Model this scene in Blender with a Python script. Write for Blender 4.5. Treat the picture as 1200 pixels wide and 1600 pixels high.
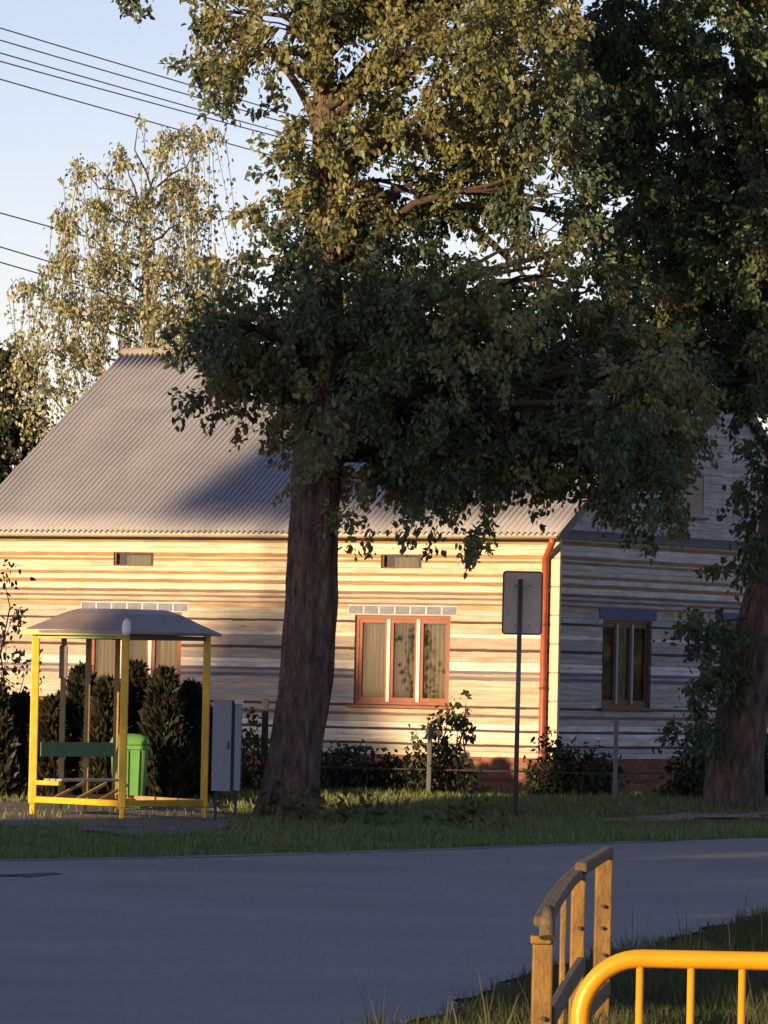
import bpy, bmesh, math, random
import numpy as np
from mathutils import Vector, Matrix

for _o in list(bpy.data.objects):
    bpy.data.objects.remove(_o)
SC = bpy.context.scene
COL = SC.collection
rad = math.radians

# ------------------------------------------------------------------ camera
EYE = Vector((0.0, 0.0, 2.0))
FPX = 9000.0                       # focal length in photo pixels (1200 x 1600)
PITCH = math.atan(268.0 / FPX)     # horizon at photo row 1068
ROLL = rad(1.2)
_F = Vector((0, math.cos(PITCH), math.sin(PITCH)))
_R0 = Vector((1, 0, 0))
_U0 = Vector((0, -math.sin(PITCH), math.cos(PITCH)))
_R = _R0 * math.cos(ROLL) + _U0 * math.sin(ROLL)
_U = -_R0 * math.sin(ROLL) + _U0 * math.cos(ROLL)
cam = bpy.data.cameras.new('camera')
cam.sensor_fit = 'VERTICAL'
cam.sensor_height = 24.0
cam.lens = FPX / 1600.0 * 24.0
cam.clip_start = 0.5
cam.clip_end = 4000.0
camo = bpy.data.objects.new('camera', cam)
COL.objects.link(camo)
_m = Matrix((_R, _U, -_F)).transposed().to_4x4()
_m.translation = EYE
camo.matrix_world = _m
SC.camera = camo

# ------------------------------------------------------------------ sky, sun, exposure
SUN_EL = rad(9.0)
SUN_AZ = rad(219.0)                # compass angle from +Y towards +X: behind the camera, to the left
SUN_DIR = Vector((math.sin(SUN_AZ) * math.cos(SUN_EL), math.cos(SUN_AZ) * math.cos(SUN_EL), math.sin(SUN_EL)))
w = bpy.data.worlds.new("World")
SC.world = w
w.use_nodes = True
nt = w.node_tree
sky = nt.nodes.new('ShaderNodeTexSky')
sky.sky_type = 'NISHITA'
sky.sun_disc = False
sky.sun_elevation = SUN_EL
sky.sun_rotation = SUN_AZ
sky.air_density = 0.75
sky.dust_density = 0.1
sky.ozone_density = 1.2
tn = nt.nodes.new('ShaderNodeMix')
tn.data_type = 'RGBA'
tn.blend_type = 'MULTIPLY'
tn.inputs[0].default_value = 1.0
tn.inputs[7].default_value = (1.20, 0.93, 0.99, 1)      # white balance of the whole sky
nt.links.new(sky.outputs[0], tn.inputs[6])
nt.links.new(tn.outputs[2], nt.nodes['Background'].inputs[0])
nt.nodes['Background'].inputs[1].default_value = 0.092
sun = bpy.data.lights.new('sun', 'SUN')
sun.energy = 4.2
sun.angle = rad(0.6)
sun.color = (1.0, 0.67, 0.345)
suno = bpy.data.objects.new('sun', sun)
COL.objects.link(suno)
suno.rotation_euler = (-SUN_DIR).to_track_quat('-Z', 'Y').to_euler()
suno.location = (-20, -20, 20)
SC.view_settings.view_transform = 'Standard'
SC.view_settings.look = 'None'
SC.view_settings.exposure = 0.88
SC.view_settings.gamma = 1.0
SC.view_settings.use_curve_mapping = False
SC.render.engine = 'CYCLES'
SC.cycles.max_bounces = 6
SC.cycles.transparent_max_bounces = 8

# ------------------------------------------------------------------ pixel helpers
def ray(px, py):
    return _F * FPX + _R * (px - 600.0) - _U * (py - 800.0)
def W(px, py, Y):
    d = ray(px, py)
    return EYE + d * ((Y - EYE.y) / d.y)
def ss(a, b, v):
    t = min(1.0, max(0.0, (v - a) / (b - a)))
    return t * t * (3 - 2 * t)
def g(x, y):
    return -0.12 * ss(20, 55, y) + 0.20 * ss(66, 80, y) + 0.24 * ss(80, 85, y)
def G(px, py):
    d = ray(px, py)
    y = 5.0
    while y < 400:
        p = EYE + d * ((y - EYE.y) / d.y)
        if p.z <= g(p.x, p.y):
            return Vector((p.x, p.y, g(p.x, p.y)))
        y += 0.1
    return EYE + d * (200 / d.y)

# ------------------------------------------------------------------ materials
def mat(name, col, rough=0.8, var=0.12, scale=3.0, bump=0.0, bscale=40.0, metal=0.0, spec=None, attr=None, stretch=None, col2=None, dist=0.02):
    m = bpy.data.materials.new(name)
    m.use_nodes = True
    n = m.node_tree.nodes
    l = m.node_tree.links
    b = n['Principled BSDF']
    b.inputs['Roughness'].default_value = rough
    b.inputs['Metallic'].default_value = metal
    if spec is not None:
        b.inputs['Specular IOR Level'].default_value = spec
    tc = n.new('ShaderNodeTexCoord')
    mp = n.new('ShaderNodeMapping')
    l.new(tc.outputs['Object'], mp.inputs[0])
    if stretch:
        mp.inputs['Scale'].default_value = stretch
    nz = n.new('ShaderNodeTexNoise')
    nz.inputs['Scale'].default_value = scale
    nz.inputs['Detail'].default_value = 6
    nz.inputs['Roughness'].default_value = 0.65
    l.new(mp.outputs[0], nz.inputs['Vector'])
    rp = n.new('ShaderNodeValToRGB')
    rp.color_ramp.elements[0].position = 0.3
    rp.color_ramp.elements[1].position = 0.72
    l.new(nz.outputs['Fac'], rp.inputs[0])
    if attr:
        rp.color_ramp.elements[0].color = (1 - var, 1 - var, 1 - var, 1)
        rp.color_ramp.elements[1].color = (1 + var, 1 + var, 1 + var, 1)
        at = n.new('ShaderNodeAttribute')
        at.attribute_name = attr
        mx = n.new('ShaderNodeMix')
        mx.data_type = 'RGBA'
        mx.blend_type = 'MULTIPLY'
        mx.inputs[0].default_value = 1.0
        l.new(at.outputs['Color'], mx.inputs[6])
        l.new(rp.outputs[0], mx.inputs[7])
        l.new(mx.outputs[2], b.inputs['Base Color'])
    else:
        c2 = col2 if col2 else tuple(min(1, c * (1 + var)) for c in col)
        rp.color_ramp.elements[0].color = tuple(c * (1 - var) for c in col) + (1,)
        rp.color_ramp.elements[1].color = tuple(c2) + (1,)
        l.new(rp.outputs[0], b.inputs['Base Color'])
    if bump > 0:
        nb = n.new('ShaderNodeTexNoise')
        nb.inputs['Scale'].default_value = bscale
        nb.inputs['Detail'].default_value = 5
        l.new(mp.outputs[0], nb.inputs['Vector'])
        bp = n.new('ShaderNodeBump')
        bp.inputs['Strength'].default_value = bump
        bp.inputs['Distance'].default_value = dist
        l.new(nb.outputs['Fac'], bp.inputs['Height'])
        l.new(bp.outputs[0], b.inputs['Normal'])
    return m

def leaf_mat(name, trans=0.35, rough=0.5):
    m = bpy.data.materials.new(name)
    m.use_nodes = True
    n = m.node_tree.nodes
    l = m.node_tree.links
    b = n['Principled BSDF']
    b.inputs['Roughness'].default_value = rough
    b.inputs['Specular IOR Level'].default_value = 0.45
    at = n.new('ShaderNodeAttribute')
    at.attribute_name = 'Col'
    l.new(at.outputs['Color'], b.inputs['Base Color'])
    tr = n.new('ShaderNodeBsdfTranslucent')
    l.new(at.outputs['Color'], tr.inputs[0])
    mx = n.new('ShaderNodeMixShader')
    mx.inputs[0].default_value = trans
    l.new(b.outputs[0], mx.inputs[1])
    l.new(tr.outputs[0], mx.inputs[2])
    l.new(mx.outputs[0], n['Material Output'].inputs[0])
    return m

def glass_mat(name, tint=(0.9, 0.95, 0.95)):
    m = bpy.data.materials.new(name)
    m.use_nodes = True
    n = m.node_tree.nodes
    l = m.node_tree.links
    n.remove(n['Principled BSDF'])
    gl = n.new('ShaderNodeBsdfGlossy')
    gl.inputs['Roughness'].default_value = 0.03
    tr = n.new('ShaderNodeBsdfTransparent')
    tr.inputs[0].default_value = tint + (1,)
    lw = n.new('ShaderNodeLayerWeight')          # Schlick curve, the same from both faces of the pane
    lw.inputs['Blend'].default_value = 0.5
    pw = n.new('ShaderNodeMath'); pw.operation = 'POWER'; pw.inputs[1].default_value = 4.0
    l.new(lw.outputs['Facing'], pw.inputs[0])
    fr = n.new('ShaderNodeMath'); fr.operation = 'MULTIPLY_ADD'; fr.inputs[1].default_value = 0.9; fr.inputs[2].default_value = 0.06
    l.new(pw.outputs[0], fr.inputs[0])
    mx = n.new('ShaderNodeMixShader')
    l.new(fr.outputs[0], mx.inputs[0])
    l.new(tr.outputs[0], mx.inputs[1])
    l.new(gl.outputs[0], mx.inputs[2])
    l.new(mx.outputs[0], n['Material Output'].inputs[0])
    return m

M = {}
M['brick'] = mat('brick', (1, 1, 1), 0.9, 0.34, 1.0, 0.35, 6, attr='Col', dist=0.01, stretch=(1.3, 1.3, 20))
M['mortar'] = mat('mortar', (0.42, 0.35, 0.28), 0.95, 0.2, 5, 0.4, 60, dist=0.01)
M['mortar_red'] = mat('mortar_red', (0.25, 0.18, 0.15), 0.95, 0.2, 5, 0.4, 60)
M['render_pale'] = mat('pale_block', (0.42, 0.43, 0.45), 0.9, 0.12, 4, 0.3, 40)
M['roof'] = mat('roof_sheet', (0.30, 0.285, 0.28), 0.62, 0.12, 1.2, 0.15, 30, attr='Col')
M['tin'] = mat('cream_tin', (0.55, 0.50, 0.42), 0.45, 0.1, 6)
M['ledge'] = mat('grey_tin_ledge', (0.10, 0.10, 0.115), 0.5, 0.2, 5)
M['pipe'] = mat('red_pipe', (0.36, 0.085, 0.045), 0.4, 0.2, 5)
M['wood_brown'] = mat('brown_paint', (0.26, 0.085, 0.045), 0.5, 0.25, 8)
M['wood_dark'] = mat('dark_brown_paint', (0.13, 0.05, 0.035), 0.55, 0.25, 8)
M['white_paint'] = mat('white_paint', (0.72, 0.68, 0.64), 0.5, 0.06, 8)
M['grey_frame'] = mat('grey_paint', (0.34, 0.33, 0.34), 0.5, 0.06, 8)
M['curtain'] = mat('curtain', (0.085, 0.060, 0.042), 0.9, 0.55, 6, stretch=(5, 5, 0.25), col2=(0.24, 0.17, 0.10))
M['curtain_pale'] = mat('pale_curtain', (0.34, 0.28, 0.20), 0.9, 0.5, 6, stretch=(5, 5, 0.25), col2=(0.55, 0.46, 0.34))
M['curtain_dark'] = mat('dark_curtain', (0.05, 0.04, 0.03), 0.9, 0.3, 6, stretch=(14, 14, 0.6))
M['glass'] = glass_mat('glass')
M['lintel'] = mat('lintel_block', (0.20, 0.22, 0.29), 0.8, 0.2, 8, 0.2, 50)
M['lintel_blue'] = mat('lintel_blue', (0.10, 0.13, 0.25), 0.8, 0.2, 8, 0.2, 50)
M['lintel_mortar'] = mat('lintel_mortar', (0.62, 0.58, 0.56), 0.9, 0.1, 8)
M['quoin'] = mat('quoin_cream', (0.62, 0.55, 0.46), 0.85, 0.1, 8, 0.3, 40)
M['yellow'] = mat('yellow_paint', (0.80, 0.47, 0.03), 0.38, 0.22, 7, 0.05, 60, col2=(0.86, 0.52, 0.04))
M['yellow_back'] = mat('dull_yellow_paint', (0.40, 0.27, 0.10), 0.5, 0.2, 7)  # duller yellow for the rear posts, rails and struts
M['yellow_front'] = mat('barrier_yellow', (0.72, 0.34, 0.012), 0.36, 0.1, 6, 0.08, 70)
M['green_trim'] = mat('pale_green_trim', (0.45, 0.55, 0.24), 0.45, 0.15, 6)
M['canopy'] = mat('canopy_sheet', (0.24, 0.19, 0.165), 0.3, 0.2, 4, spec=0.6)
M['cap'] = mat('canopy_glint_white', (0.92, 0.90, 0.9), 0.25, 0.02, 5)  # white colour stands in for a sun glint on the canopy corner
M['bench_green'] = mat('bench_green', (0.06, 0.15, 0.09), 0.5, 0.2, 6)
M['bench_grey'] = mat('bench_grey', (0.30, 0.32, 0.32), 0.6, 0.15, 6)
M['bin'] = mat('bin_green', (0.13, 0.34, 0.09), 0.38, 0.12, 5)
M['bin_dark'] = mat('bin_dark', (0.02, 0.02, 0.02), 0.6, 0.1, 5)
M['cabinet'] = mat('cabinet_grey', (0.22, 0.25, 0.30), 0.5, 0.08, 3)
M['cabinet_dark'] = mat('cabinet_gap', (0.03, 0.033, 0.04), 0.6, 0.1, 3)
M['black_post'] = mat('black_post', (0.018, 0.017, 0.018), 0.6, 0.2, 6)
M['fence_grey'] = mat('fence_grey', (0.11, 0.12, 0.135), 0.6, 0.15, 6)
M['fence_pale'] = mat('fence_pale', (0.20, 0.21, 0.23), 0.7, 0.15, 6)
M['sign_back'] = mat('sign_back', (0.74, 0.67, 0.63), 0.5, 0.12, 5)
M['sign_post'] = mat('galvanised_post', (0.14, 0.14, 0.145), 0.45, 0.15, 6, metal=0.3)
M['sticker'] = mat('sticker', (0.62, 0.56, 0.5), 0.6, 0.05, 6)
M['bolt'] = mat('bolt', (0.06, 0.05, 0.05), 0.5, 0.1, 6)
M['timber'] = mat('weathered_timber', (0.21, 0.115, 0.022), 0.6, 0.5, 5, 0.25, 30, stretch=(2, 2, 1.0), col2=(0.30, 0.17, 0.032))
M['timber_grey'] = mat('grey_timber', (0.115, 0.085, 0.05), 0.85, 0.4, 4, 0.5, 30, stretch=(6, 1.0, 6), col2=(0.20, 0.155, 0.095))
M['bark'] = mat('bark', (0.11, 0.078, 0.064), 0.95, 0.6, 3.4, 1.0, 10, stretch=(3.4, 3.4, 1.0), col2=(0.30, 0.215, 0.18), dist=0.14)
M['bark_birch'] = mat('birch_bark', (0.45, 0.38, 0.30), 0.9, 0.4, 5, 0.5, 12, stretch=(1, 1, 4))
M['twig'] = mat('twig', (0.06, 0.042, 0.03), 0.95, 0.3, 8)
M['leaf'] = leaf_mat('leaf')
M['grass_blade'] = leaf_mat('grass_blade', 0.25, 0.7)
M['wire'] = mat('wire', (0.10, 0.10, 0.12), 0.6, 0.1, 2)
M['concrete'] = mat('concrete', (0.30, 0.29, 0.27), 0.9, 0.2, 3, 0.4, 30)

# asphalt, ground
def asphalt():
    m = mat('asphalt', (0.28, 0.255, 0.255), 0.92, 0.16, 0.3, 0.35, 160, col2=(0.34, 0.315, 0.31), dist=0.006)
    n = m.node_tree.nodes; l = m.node_tree.links
    b = n['Principled BSDF']
    src = b.inputs['Base Color'].links[0].from_socket
    tc = n.new('ShaderNodeTexCoord'); mp = n.new('ShaderNodeMapping')
    mp.inputs['Scale'].default_value = (22, 0.9, 1)
    l.new(tc.outputs['Object'], mp.inputs[0])
    nz = n.new('ShaderNodeTexNoise'); nz.inputs['Scale'].default_value = 1.0; nz.inputs['Detail'].default_value = 8; nz.inputs['Roughness'].default_value = 0.8
    l.new(mp.outputs[0], nz.inputs['Vector'])
    rp = n.new('ShaderNodeValToRGB')
    rp.color_ramp.elements[0].position = 0.3; rp.color_ramp.elements[0].color = (0.84, 0.84, 0.84, 1)
    rp.color_ramp.elements[1].position = 0.7; rp.color_ramp.elements[1].color = (1.14, 1.14, 1.14, 1)
    l.new(nz.outputs['Fac'], rp.inputs[0])
    mx = n.new('ShaderNodeMix'); mx.data_type = 'RGBA'; mx.blend_type = 'MULTIPLY'; mx.inputs[0].default_value = 1.0
    l.new(src, mx.inputs[6]); l.new(rp.outputs[0], mx.inputs[7]); l.new(mx.outputs[2], b.inputs['Base Color'])
    return m
M['asphalt'] = asphalt()
def rusty(m, scale=22, thr=0.66, col=(0.10, 0.035, 0.012)):
    n = m.node_tree.nodes; l = m.node_tree.links
    b = n['Principled BSDF']
    src = b.inputs['Base Color'].links[0].from_socket
    tc = n.new('ShaderNodeTexCoord')
    nz = n.new('ShaderNodeTexNoise'); nz.inputs['Scale'].default_value = scale; nz.inputs['Detail'].default_value = 7; nz.inputs['Roughness'].default_value = 0.7
    l.new(tc.outputs['Object'], nz.inputs['Vector'])
    rp = n.new('ShaderNodeValToRGB')
    rp.color_ramp.elements[0].position = thr; rp.color_ramp.elements[0].color = (0, 0, 0, 1)
    rp.color_ramp.elements[1].position = thr + 0.04; rp.color_ramp.elements[1].color = (1, 1, 1, 1)
    l.new(nz.outputs['Fac'], rp.inputs[0])
    mx = n.new('ShaderNodeMix'); mx.data_type = 'RGBA'
    l.new(rp.outputs[0], mx.inputs[0]); l.new(src, mx.inputs[6]); mx.inputs[7].default_value = col + (1,)
    l.new(mx.outputs[2], b.inputs['Base Color'])
rusty(M['yellow'], 9, 0.66); rusty(M['yellow_front'], 16, 0.70)
M['soil'] = mat('grass_ground', (0.06, 0.078, 0.03), 0.95, 0.4, 0.8, 0.6, 14, col2=(0.11, 0.115, 0.05), dist=0.05)
M['paving'] = mat('paving', (0.155, 0.135, 0.13), 0.9, 0.3, 2.0, 0.5, 20, col2=(0.22, 0.195, 0.185))
M['paving_pale'] = mat('pale_gravel', (0.26, 0.24, 0.235), 0.95, 0.3, 3.0, 0.5, 20, col2=(0.36, 0.33, 0.32))
M['tar'] = mat('tar', (0.09, 0.085, 0.09), 0.9, 0.3, 3.0)
M['sand'] = mat('sand_path', (0.28, 0.22, 0.17), 0.95, 0.25, 1.5, 0.5, 20, col2=(0.40, 0.31, 0.25))

# ------------------------------------------------------------------ object helpers
MATX = {}
def link(o, parent=None, mtx=None):
    COL.objects.link(o)
    if parent is not None:
        o.parent = parent
    return o
def tag(o, label=None, cat=None, group=None, kind=None):
    if label: o['label'] = label
    if cat: o['category'] = cat
    if group: o['group'] = group
    if kind: o['kind'] = kind
    return o
def empty(name, loc, rz=0.0):
    o = bpy.data.objects.new(name, None)
    o.empty_display_size = 0.2
    o.location = loc
    o.rotation_euler = (0, 0, rz)
    COL.objects.link(o)
    MATX[o.name] = Matrix.Translation(Vector(loc)) @ Matrix.Rotation(rz, 4, 'Z')
    return o

class MB:
    def __init__(s):
        s.v = []; s.f = []; s.c = []; s.smooth = []
    def face(s, pts, col=None, sm=False):
        i = len(s.v)
        s.v += [tuple(p) for p in pts]
        s.f.append(tuple(range(i, i + len(pts))))
        s.c.append(col); s.smooth.append(sm)
    def box(s, a, b, col=None):
        x0, y0, z0 = a; x1, y1, z1 = b
        i = len(s.v)
        s.v += [(x0,y0,z0),(x1,y0,z0),(x1,y1,z0),(x0,y1,z0),(x0,y0,z1),(x1,y0,z1),(x1,y1,z1),(x0,y1,z1)]
        for q in ((0,3,2,1),(4,5,6,7),(0,1,5,4),(1,2,6,5),(2,3,7,6),(3,0,4,7)):
            s.f.append(tuple(i + k for k in q)); s.c.append(col); s.smooth.append(False)
        return s
    def bar(s, p, q, wd, ht=None, up=(0, 0, 1), col=None, taper=1.0):
        p = Vector(p); q = Vector(q)
        ht = ht or wd
        d = (q - p).normalized()
        u = Vector(up)
        if abs(d.dot(u)) > 0.95:
            u = Vector((0, 1, 0))
        sx = d.cross(u).normalized()
        sz = sx.cross(d).normalized()
        i = len(s.v)
        for c, k in ((p, 1.0), (q, taper)):
            for (a, b) in ((-1,-1),(1,-1),(1,1),(-1,1)):
                s.v.append(tuple(c + sx * a * wd / 2 * k + sz * b * ht / 2 * k))
        for qd in ((0,3,2,1),(4,5,6,7),(0,1,5,4),(1,2,6,5),(2,3,7,6),(3,0,4,7)):
            s.f.append(tuple(i + k for k in qd)); s.c.append(col); s.smooth.append(False)
        return s
    def tube(s, pts, radii, n=10, col=None, cap=True, wob=None):
        pts = [Vector(p) for p in pts]
        if not hasattr(radii, '__len__'):
            radii = [radii] * len(pts)
        i0 = len(s.v)
        prev = None
        for k, p in enumerate(pts):
            d = (pts[min(k + 1, len(pts) - 1)] - pts[max(k - 1, 0)]).normalized()
            if prev is None:
                u = Vector((0, 1, 0)) if abs(d.y) < 0.9 else Vector((1, 0, 0))
                a = d.cross(u).normalized()
            else:
                a = (prev - d * prev.dot(d)).normalized()
            prev = a
            b = d.cross(a)
            for j in range(n):
                t = 2 * math.pi * j / n
                r = radii[k] * (wob(k, j, p) if wob else 1.0)
                s.v.append(tuple(p + (a * math.cos(t) + b * math.sin(t)) * r))
        for k in range(len(pts) - 1):
            for j in range(n):
                j2 = (j + 1) % n
                s.f.append((i0 + k*n + j, i0 + k*n + j2, i0 + (k+1)*n + j2, i0 + (k+1)*n + j))
                s.c.append(col); s.smooth.append(True)
        if cap:
            s.f.append(tuple(i0 + j for j in reversed(range(n)))); s.c.append(col); s.smooth.append(False)
            e = i0 + (len(pts) - 1) * n
            s.f.append(tuple(e + j for j in range(n))); s.c.append(col); s.smooth.append(False)
        return s
    def build(s, name, material, parent=None, local=False, bevel=0.0):
        me = bpy.data.meshes.new(name)
        vs = s.v
        if parent is not None and not local:
            inv = MATX[parent.name].inverted()
            vs = [tuple(inv @ Vector(v)) for v in vs]
        me.from_pydata(vs, [], s.f)
        me.polygons.foreach_set('use_smooth', s.smooth)
        if any(c is not None for c in s.c):
            ca = me.color_attributes.new('Col', 'FLOAT_COLOR', 'CORNER')
            arr = []
            for f, c in zip(s.f, s.c):
                c = c or (0.5, 0.5, 0.5)
                arr += list((c[0], c[1], c[2], 1.0) * len(f))
            ca.data.foreach_set('color', arr)
        me.materials.append(material)
        me.update()
        o = bpy.data.objects.new(name, me)
        link(o, parent)
        if parent is not None:
            MATX[o.name] = MATX[parent.name]
        if bevel:
            bv = o.modifiers.new('bevel', 'BEVEL')
            bv.width = bevel; bv.segments = 2; bv.limit_method = 'ANGLE'
        return o

def np_tris(name, verts, tris, cols, material, parent=None, smooth=False):
    """verts Nx3 world, tris Mx3, cols Nx3 per vertex"""
    me = bpy.data.meshes.new(name)
    v = np.asarray(verts, dtype=np.float64)
    if parent is not None:
        inv = np.array(MATX[parent.name].inverted())
        v = v @ inv[:3, :3].T + inv[:3, 3]
    v = v.astype(np.float32)
    nv, ntri = len(v), len(tris)
    me.vertices.add(nv)
    me.vertices.foreach_set('co', v.ravel())
    me.loops.add(ntri * 3)
    me.loops.foreach_set('vertex_index', np.asarray(tris, dtype=np.int32).ravel())
    me.polygons.add(ntri)
    me.polygons.foreach_set('loop_start', np.arange(0, ntri * 3, 3, dtype=np.int32))
    me.polygons.foreach_set('loop_total', np.full(ntri, 3, dtype=np.int32))
    if smooth:
        me.polygons.foreach_set('use_smooth', np.ones(ntri, dtype=bool))
    me.update(calc_edges=True)
    ca = me.color_attributes.new('Col', 'FLOAT_COLOR', 'POINT')
    c4 = np.ones((nv, 4), dtype=np.float32)
    c4[:, :3] = cols
    ca.data.foreach_set('color', c4.ravel())
    me.materials.append(material)
    me.validate()
    o = bpy.data.objects.new(name, me)
    return link(o, parent)

# ------------------------------------------------------------------ leaves
def leaf_arrays(rng, cen, size, dirs, wid=0.62, cols=None, svar=0.5):
    """one folded diamond leaf per centre"""
    n = len(cen)
    d = dirs / (np.linalg.norm(dirs, axis=1, keepdims=True) + 1e-9)
    rnd = rng.normal(size=(n, 3))
    sd = np.cross(d, rnd)
    sd /= (np.linalg.norm(sd, axis=1, keepdims=True) + 1e-9)
    nm = np.cross(sd, d)
    L = size * (1 + svar * (rng.random((n, 1)) * 2 - 1))
    Wd = L * wid * 0.5
    fold = L * 0.12
    base = cen
    curl = L * (0.05 + 0.16 * rng.random((n, 1)))
    l1 = cen + d * L * 0.26 + sd * Wd * 0.92 + nm * fold
    l2 = cen + d * L * 0.62 + sd * Wd * 0.80 + nm * (fold * 0.7 - curl * 0.4)
    r1 = cen + d * L * 0.30 - sd * Wd * 0.92 + nm * fold
    r2 = cen + d * L * 0.66 - sd * Wd * 0.76 + nm * (fold * 0.7 - curl * 0.4)
    tip = cen + d * L - nm * curl
    v = np.stack([base, l1, l2, tip, r2, r1], axis=1).reshape(-1, 3)
    i = np.arange(n)[:, None] * 6
    tr = np.concatenate([i + np.array([[0, 1, 2]]), i + np.array([[0, 2, 3]]), i + np.array([[0, 3, 4]]), i + np.array([[0, 4, 5]])], axis=1).reshape(-1, 3)
    c = np.repeat(cols, 6, axis=0)
    return v, tr, c

def tint(rng, n, base, var=0.3, hue=0.15):
    b = np.array(base)[None, :]
    k = 1 + var * (rng.random((n, 1)) * 2 - 1)
    h = 1 + hue * (rng.random((n, 3)) * 2 - 1)
    return np.clip(b * k * h, 0.002, 1)

def crown_leaves(rng, blobs, leaf, dens, base_cols, per=22, twig_len=0.45, droop=1.0, shell=0.5):
    """blobs: list of (centre, (rx,ry,rz)); returns leaf centres / directions / colours and twig list"""
    C = []; D = []; K = []; twigs = []
    for cen, r in blobs:
        r = np.array(r)
        nt_ = max(3, int(dens * (r[0] * r[1] * r[2]) ** (2 / 3)))
        u = rng.normal(size=(nt_, 3))
        u /= np.linalg.norm(u, axis=1, keepdims=True)
        rr = shell + (1 - shell) * rng.random((nt_, 1))
        st = np.array(cen)[None, :] + u * rr * r * 0.92
        dr = u * 0.7 + rng.normal(size=(nt_, 3)) * 0.45
        dr[:, 2] -= 0.55 * droop
        dr /= np.linalg.norm(dr, axis=1, keepdims=True)
        bc = np.array(base_cols[rng.integers(len(base_cols))])
        for k in range(nt_):
            t = rng.random((per, 1)) * twig_len * (0.7 + 0.6 * rng.random())
            pt = st[k] + dr[k] * t + rng.normal(size=(per, 3)) * leaf * 0.65
            ld = dr[k] * 0.5 + rng.normal(size=(per, 3)) * 0.6
            ld[:, 2] -= 0.6 * droop
            C.append(pt); D.append(ld)
            K.append(tint(rng, per, bc * (0.8 + 0.4 * rng.random()), 0.28, 0.12))
            twigs.append((st[k], st[k] + dr[k] * twig_len))
    return np.concatenate(C), np.concatenate(D), np.concatenate(K), twigs

def jitter_path(rng, a, b, n, amp):
    a = Vector(a); b = Vector(b)
    L = (b - a).length
    out = []
    for k in range(n + 1):
        t = k / n
        p = a.lerp(b, t)
        if 0 < k < n:
            p = p + Vector(rng.normal(size=3)) * amp * L
        out.append(p)
    return out

# ================================================================== GROUND, ROAD
# far road edge (photo points on the ground) as a straight line y = FA + FB * x
_p0 = G(0, 1346); _p1 = G(1200, 1311)
FB = (_p1.y - _p0.y) / (_p1.x - _p0.x)
FA = _p0.y - FB * _p0.x
near_pts = [G(640, 1606), G(700, 1582), G(767, 1545), G(830, 1520), G(983, 1490), G(1117, 1450), G(1200, 1432)]
def near_x(y):
    ps = near_pts
    if y <= ps[0].y:          # the near edge swings away to the left below the picture
        return ps[0].x - (ps[0].y - y) * 0.5 - max(0.0, ps[0].y - y - 1.5) ** 2 * 9.0
    for a, b in zip(ps, ps[1:]):
        if a.y <= y <= b.y:
            t = (y - a.y) / (b.y - a.y)
            return a.x + (b.x - a.x) * t
    a, b = ps[-3], ps[-1]
    return b.x + (y - b.y) * 0.55
def far_x(y):
    x = (y - FA) / FB
    return x if x > -9 else -9 - (-9 - x) * (1 + 0.6 * (-9 - x))

def axis(parts):
    out = []
    for a, b, n in parts:
        out += [a + (b - a) * k / n for k in range(n)]
    return out + [parts[-1][1]]
def build_ground():
    xs = axis([(-900, -60, 10), (-60, -12, 12), (-12, 14, 52), (14, 60, 12), (60, 900, 10)])
    ys = axis([(-300, 0, 8), (0, 20, 5), (20, 110, 180), (110, 200, 10), (200, 2500, 14)])
    rng = np.random.default_rng(5)
    m = MB()
    for y in ys:
        for x in xs:
            z = g(x, y)
            on_road = (far_x(y) - 0.1 < x < near_x(y) + 0.1)
            if on_road or y > 110 or y < 3:
                z -= 0.03 if on_road else 0.0
            elif -12 < x < 14:
                z += rng.normal() * 0.012
            m.v.append((x, y, z))
    nx = len(xs)
    for j in range(len(ys) - 1):
        for i in range(nx - 1):
            m.f.append((j*nx + i, j*nx + i + 1, (j+1)*nx + i + 1, (j+1)*nx + i)); m.c.append(None); m.smooth.append(True)
    o = m.build('ground', M['soil'])
    tag(o, kind='structure')
    # road
    r = MB()
    rows = []
    rng = np.random.default_rng(6)
    y = 28.0
    while y < 150:
        xa = max(far_x(y), -90) + 0.05 * math.sin(y * 1.7) + 0.035 * rng.normal()
        xb = min(near_x(y), 120) + 0.05 * math.sin(y * 2.3) + 0.03 * rng.normal()
        if xb <= xa:
            y += 0.4
            continue
        n = 14
        rows.append([(xa + (xb - xa) * k / n, y, g(0, y) + 0.012) for k in range(n + 1)])
        y += 0.4
    for ra in rows:
        r.v += ra
    n = 15
    for j in range(len(rows) - 1):
        for i in range(n - 1):
            r.f.append((j*n + i, j*n + i + 1, (j+1)*n + i + 1, (j+1)*n + i)); r.c.append(None); r.smooth.append(True)
    o = r.build('road', M['asphalt'])
    tag(o, kind='structure')
build_ground()

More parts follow.
